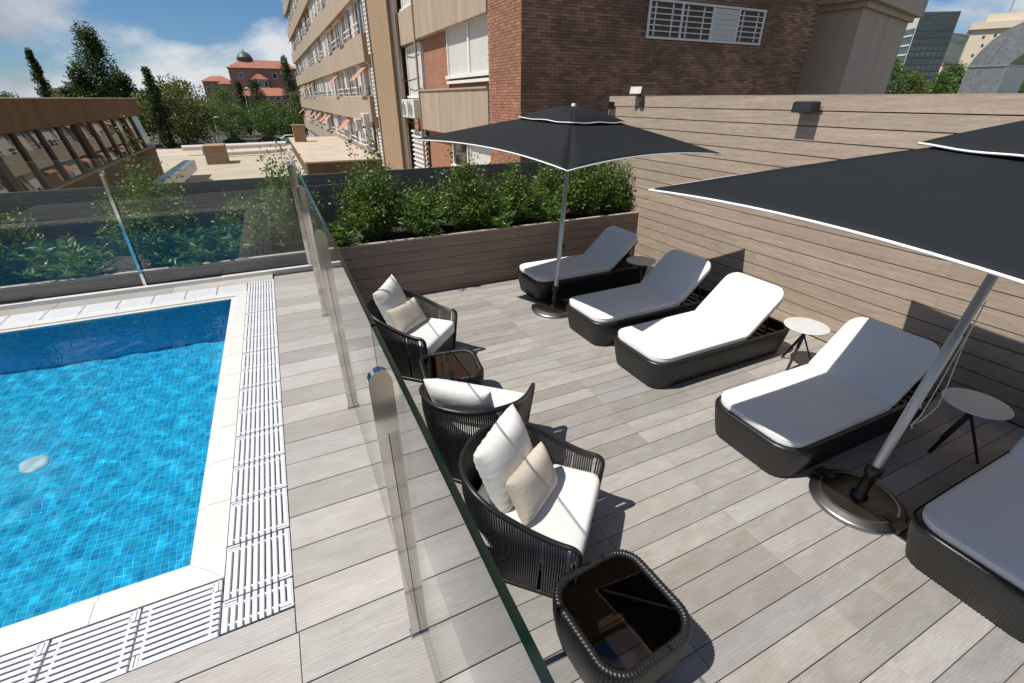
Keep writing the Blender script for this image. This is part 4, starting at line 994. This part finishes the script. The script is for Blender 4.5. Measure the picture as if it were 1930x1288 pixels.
# ------------------------------------------------------------------ trees, street and city beyond
def make_tree(name, label, x, y, h, r, kind, seed, z0=-6.0, n=4200, leaf=.34, mat='leaf_mid', base=.25, group='trees beyond the roofs'):
    rng = random.Random(seed); t = thing(name, label, 'tree', (x, y, z0), 0, group); lv = MB(); tr = MB()
    cl = []
    NC = 150
    for ic in range(NC):
        s = (ic + rng.random()) / NC
        if kind == 'cone':   rad = r * (1 - s) ** .8 * (.75 + .5 * rng.random()); zz = h * (base + (1 - base) * s)
        elif kind == 'column': rad = r * 1.0 * (math.sin(math.pi * min(1, (s * .93 + .12))) ** .6) * .8; zz = h * (base + (1 - base) * s)
        else:                rad = r * math.sin(math.pi * (.12 + .86 * s)) ** .55 * (.7 + .4 * rng.random()); zz = h * base + (h * (1 - base) - .26 * r) * s
        a = rng.uniform(0, 6.283); q = rng.random() ** .5; q = q if kind != 'column' else q * .75; cl.append((Vector((math.cos(a) * rad * q, math.sin(a) * rad * q, zz)), (.30 if kind != 'round' else .26) * r * rng.uniform(.6, 1.25)))
    for c, cr in cl:
        cr = min(cr, r * .5 if kind == 'column' else cr)
        for _ in range(int(n * 1.5) // NC):
            d = Vector((rng.gauss(0, 1), rng.gauss(0, 1), rng.gauss(0, .8))).normalized(); p = c + d * cr * rng.random() ** .4
            lv.add(leaf_verts(rng, p, Vector((d.x + rng.gauss(0, .5), d.y + rng.gauss(0, .5), d.z + rng.gauss(.1, .5))), leaf * rng.uniform(.6, 1.2), leaf * rng.uniform(.4, .75)), [(0, 1, 2), (0, 2, 3)])
    tr.tube([(0, 0, -.1), (.05, 0, h * .3), (-.05, .1, h * .6), (0, 0, h * .9)], [.028 * h, .022 * h, .013 * h, .003 * h], 7)
    for c, cr in cl[:9]: tr.tube([(0, 0, max(.15 * h, c.z * .6)), (c.x * .6, c.y * .6, c.z * .9), tuple(c)], [.009 * h, .006 * h, .003 * h], 5)
    lv.build('crown', T[mat], t); tr.build('trunk', T['bark'], t)
    return t
make_tree('plane_tree', 'big rounded olive-green tree left of the red-roofed palace', -15.0, 116, 12.4, 7.4, 'round', 1, n=9000, leaf=.42, mat='leaf_plane', base=.12)
make_tree('cypress_tree', 'dark slender cypress in front of the big rounded tree', -17.2, 110, 12.9, 2.0, 'column', 2, n=4200, leaf=.3, mat='leaf_dark', base=.03)
make_tree('pine_tree', 'tallest dark conifer with a pointed top on the left', -26.0, 121, 19.0, 5.4, 'cone', 3, n=7000, leaf=.42, mat='leaf_pine', base=.15)
make_tree('pine_tree', 'bushy dark conifer left of the tallest pointed one', -28.8, 119, 13.0, 4.4, 'cone', 4, n=4600, leaf=.42, mat='leaf_pine', base=.15)
make_tree('pine_tree', 'bushy dark conifer right of the tallest pointed one', -23.0, 119, 12.0, 4.4, 'cone', 5, n=4600, leaf=.42, mat='leaf_pine', base=.15)
make_tree('pine_tree', 'low dark conifer between the conifer group and the rounded tree', -20.4, 124, 10.2, 2.6, 'round', 6, n=3200, leaf=.4, mat='leaf_pine')
make_tree('slim_conifer', 'slim dark conifer standing alone at the far left', -35.0, 121, 15.8, 1.5, 'column', 7, n=3600, leaf=.34, mat='leaf_dark', base=.2)
make_tree('round_tree', 'low spreading dark tree right of the slim conifer', -32.4, 123, 10.6, 2.6, 'round', 8, n=3000, leaf=.4, mat='leaf_pine', base=.45)
make_tree('round_tree', 'light green bush above the brown fascia near the slim conifer', -31.0, 112, 9.3, 2.3, 'round', 9, n=2400, leaf=.34, mat='leaf_olive', base=.4)
make_tree('round_tree', 'light green tree at the left frame edge above the fascia', -41.0, 122, 9.6, 3.2, 'round', 10, n=2600, leaf=.36, mat='leaf_olive', base=.35)
make_tree('round_tree', 'leafy tree hiding the left corner of the palace', -8.6, 140, 11.4, 4.4, 'round', 11, n=3600, mat='leaf_mid', base=.2)
make_tree('round_tree', 'low rounded tree behind the street lamp on the left', -7.2, 126, 8.0, 4.4, 'round', 12, n=3600, mat='leaf_mid', base=.15)
make_tree('round_tree', 'broad rounded street tree in front of the palace', .2, 127, 8.6, 5.0, 'round', 13, n=5000, mat='leaf_mid', base=.15)
make_tree('round_tree', 'rounded street tree beside the end of the long facade', 4.4, 124, 7.6, 3.4, 'round', 14, n=3000, mat='leaf_mid', base=.15)
make_tree('cypress_tree', 'narrow dark cypress left of the far lamp post', -4.8, 146, 12.0, 2.2, 'column', 15, n=2600, mat='leaf_dark', base=.05)
make_tree('cypress_tree', 'thick dark cypress behind the far lamp post', -1.2, 148, 12.2, 3.4, 'column', 16, n=3400, mat='leaf_dark', base=.05)
make_tree('cypress_tree', 'tall dark cypress touching the edge of the long facade', 6.6, 142, 17.2, 2.6, 'column', 17, n=3600, mat='leaf_dark', base=.05)
make_tree('round_tree', 'yellow-green tree at the foot of the tall dark cypress', 6.6, 120, 10, 2.8, 'round', 18, n=2800, mat='leaf_olive', base=.1)
for k, (x, y, h, r, lb) in enumerate(((111, 61, 15.5, 3.6, 'dark tree at the foot of the glass office tower'), (118, 60, 13.2, 3.2, 'pale green low tree right of the dark one under the office tower'), (124, 58, 13.4, 3.6, 'dark bushy tree below the hillside houses'), (131, 60, 15.2, 3.6, 'tallest dark tree left of the galvanised duct'), (138, 60, 14.2, 3.2, 'dark tree half hidden by the galvanised duct'), (160, 60, 13.2, 5, 'dark tree right of the galvanised duct at the frame edge'))):
    make_tree('round_tree', lb, x, y, h, r, 'round', 40 + k, n=4200, leaf=.42, mat='leaf_olive' if k == 1 else 'leaf_mid', base=.2)
def lamp_post(label, x, y, h, arm):
    t = thing('lamp_post', label, 'lamp post', (x, y, -6), 0, 'street lamps'); MB().tube([(0, 0, 0), (0, 0, h)], [.11, .07], 8).build('pole', T['lamp'], t)
    for s in arm: MB().lathe([(.45, h - .05), (.5, h + .03), (.3, h + .14), (0, h + .18)], 14, c=(s, 0, 0)).build('lamp_head', T['white'], t); MB().bar((0, 0, h), (s, 0, h), .06, .06).build('arm', T['lamp'], t)
lamp_post('yellowish street lamp with a round head before the rounded tree', -9.2, 112, 5.2, (.45,)); lamp_post('slim grey street lamp in front of the thick cypress', -3.4, 131, 10.4, (.7,)); lamp_post('short street lamp with a pale flat head left of the other', -10.4, 118, 3.9, (-.5,))
def car(label, x, y, rz, mat):
    t = thing('parked_car', label, 'car', (x, y, -5.985), R(rz), 'cars parked in the street')
    prof = [(-2.1, .3), (-2.1, .75), (-1.9, .9), (-1.5, .95), (-.9, 1.42), (.6, 1.45), (1.2, .98), (2.0, .85), (2.1, .6), (2.1, .3)]; n = len(prof)
    MB().add([(a, -.85, b) for a, b in prof] + [(a, .85, b) for a, b in prof], [tuple(range(n)), tuple(reversed(range(n, 2 * n)))] + [(i, n + i, n + (i + 1) % n, (i + 1) % n) for i in range(n)]).build('body', mat, t)
    for s in (-1, 1): MB().add([(-1.3, s * .856, 1.0), (1.0, s * .856, 1.0), (.5, s * .853, 1.38), (-.85, s * .853, 1.36)], [(0, 1, 2, 3) if s < 0 else (3, 2, 1, 0)]).build('side_window', T['pane'], t)
    for a in (-1.3, 1.3):
        for s in (-1, 1): MB().lathe([(.32, -.1), (.32, .1), (.2, .11), (0, .1)], 14).xf(Matrix.Translation((a, s * .78, .32)) @ Matrix.Rotation(R(-90 * s), 4, 'X')).build('wheel', T['plastic'], t)
car('dark car parked under the low rounded tree', -7.0, 117, 4, T['carpaint']); car('dark car parked in front of the broad street tree', -.4, 118, -3, T['carpaint']); car('pale car parked at the end of the long facade', 3.6, 118.5, 0, T['white'])
# palace with red roofs
pa = thing('palace', 'large red-roofed palace with a dark dome among the trees', 'building', (0, 300, -6))
def hip(x0, x1, y0, y1, z0, z1, ins, ov=.8):
    x0 -= ov; x1 += ov; y0 -= ov; y1 += ov; my = (y0 + y1) / 2
    return MB().add([(x0, y0, z0), (x1, y0, z0), (x1, y1, z0), (x0, y1, z0), (x0 + ins, my, z1), (x1 - ins, my, z1)], [(3, 2, 1, 0), (0, 1, 5, 4), (2, 3, 4, 5), (1, 2, 5), (3, 0, 4)])
MB().box(-12.6, 19, 0, 16, 0, 22).build('main_wall', T['palace'], pa); ro = hip(-12.6, 19, 0, 16, 22, 25.9, 7).build('main_roof', T['red_roof'], pa)
MB().box(-26, -12.7, 10, 22, 0, 16.2).build('wing_wall', T['palace'], pa); hip(-26, -12.7, 10, 22, 16.2, 18.8, 5).build('wing_roof', T['red_roof'], pa)
MB().box(-19, -12.65, 3, 9.9, 0, 15).build('corner_tower', T['palace'], pa); hip(-19, -12.65, 3, 9.9, 15, 16.5, 2.5, .3).build('tower_roof', T['red_roof'], pa)
MB().box(-11, 16, -13, -.1, 0, 9.6).build('front_wall', T['palace'], pa); hip(-11, 16, -13, 0, 9.6, 13.2, 8).build('front_roof', T['red_roof'], pa)
MB().box(-3.4, 4.4, -3.6, -.05, 12, 17).build('oriel', T['palace'], pa); hip(-3.4, 4.4, -3.6, 0, 17, 19.4, 3.6, .4).build('oriel_roof', T['red_roof'], pa)
MB().lathe([(3.6, 24.4), (3.6, 26.4), (3.9, 26.5), (3.5, 27.2), (2.6, 28.6), (1.2, 29.5), (.3, 29.8), (.25, 30.6), (0, 30.8)], 16, c=(-4.2, 9, 0)).build('dome', T['copper'], pa)
def pwin(x, y, z, w, h): MB().box(x - w / 2 - .2, x + w / 2 + .2, y - .12, y, z - .2, z + h + .2).box(x - w / 2, x + w / 2, y - .16, y - .125, z, z + h, 1).build('window', [T['white'], T['pane']], pa)
for x in (-7.5, 8, 12, 16): pwin(x, 0, 17.6, 1.8, 2.2)
for x in (-2.2, .5, 3.2): pwin(x, -3.6, 13.6, 1.4, 2.6)
for x in (-8, -5, -2, 1, 4, 7, 10, 13): pwin(x, -13, 3.2, 1.6, 3.4); pwin(x, -13, 8.0, 2.0, .9)
for x in (-24, -21): pwin(x, 10, 11, 1.6, 2.6)
for x in (-17.6, -15.4): pwin(x, 3, 10, 1.1, 3)
# glass office tower
ot = thing('office_tower', 'dark glass office tower with white floor bands on its left side', 'building', (280, 150, -6), R(-35))
MB().box(0, 16, 0, 13, 0, 41).build('body', T['green_glass'], ot); MB().box(.12, 16.4, -.4, -.02, 0, 43.4).build('curtain_wall', T['curtain'], ot); MB().box(-.2, .11, -.42, 13.2, 37.2, 43.3).build('parapet', T['pipe'], ot); MB().box(-.02, .3, -.6, -.41, 0, 43.4).build('corner_trim', T['pipe'], ot)
for k in range(10): MB().box(-.35, -.01, 0, 13, k * 3.8, k * 3.8 + .6).build('floor_band', T['white'], ot)
for k in range(14): MB().box(.32, 16.2, -.50, -.41, k * 2.7 + 1, k * 2.7 + 1.5).build('glazing_line', T['pane'], ot)
for k in range(20): MB().box(.6 + k * .8, .72 + k * .8, -.62, -.405, 30 if k % 3 else 0, 43.2).build('fin', T['curtain'], ot)
bt = thing('pale_tower', 'pale beige tower block with a flat overhanging roof on the right', 'building', (238.5, 108.5, -6), R(-64))
MB().box(0, 15, 0, 14, 0, 30.5).build('body', T['pale_tower'], bt); MB().box(-.9, 15.6, -.9, 15, 30.501, 32.6).build('roof_slab', T['pale_tower'], bt); MB().box(3, 13, 2, 12, 32.601, 35.2).build('plant_room', T['pale_tower'], bt)
for x, z in ((3.6, 27.6), (6.6, 28), (4.2, 25), (7.4, 24.6), (2.6, 22)): MB().box(x, x + .7, -.06, -.01, z, z + .9).build('window', T['pane'], bt)
MB().bar((8.5, 6, 35), (8.5, 6, 52), .35, .35).bar((8.5, 6, 46), (10, 6, 45.6), .2, .2).build('mast', T['corr'], bt)
for k, (x, y, w, h, m) in enumerate(((420, 215, 16, 27, 'palace'), (440, 222, 14, 22, 'white'), (432, 205, 12, 17, 'red_roof'), (452, 215, 18, 30, 'pale_tower'))):
    q = tag(MB().box(0, w, 0, 10, 0, h).box(-.6, w + .6, -.6, 10.6, h + .01, h + 1, 1).build('hill_house', [T[m], T['red_roof']], None, (x, y, -6)), ('brown', 'white', 'low red', 'cream')[k] + ' house on the hillside between the two towers', 'house', 'houses on the hillside')
hl = MB(); rng = np.random.default_rng(3); nx, ny = 60, 24; X = np.linspace(700, 2600, nx); Y = np.linspace(300, 1500, ny); V = []
for a in X:
    for b in Y: V.append((a, b, -7 + 150 * math.exp(-((a - 1420) / 420) ** 2 - ((b - 760) / 300) ** 2) + float(rng.uniform(-4, 4))))
hl.add(V, [(i * ny + j, (i + 1) * ny + j, (i + 1) * ny + j + 1, i * ny + j + 1) for i in range(nx - 1) for j in range(ny - 1)], 0, True)
struct(hl.build('hill', T['hillm']))
fb = tag(MB().box(-50, -41, 190, 200, -6, 6.6).box(-58, -51, 200, 210, -6, 5.2).build('far_block', T['smooth_concrete']), 'far grey block on the horizon at the left edge', 'building')
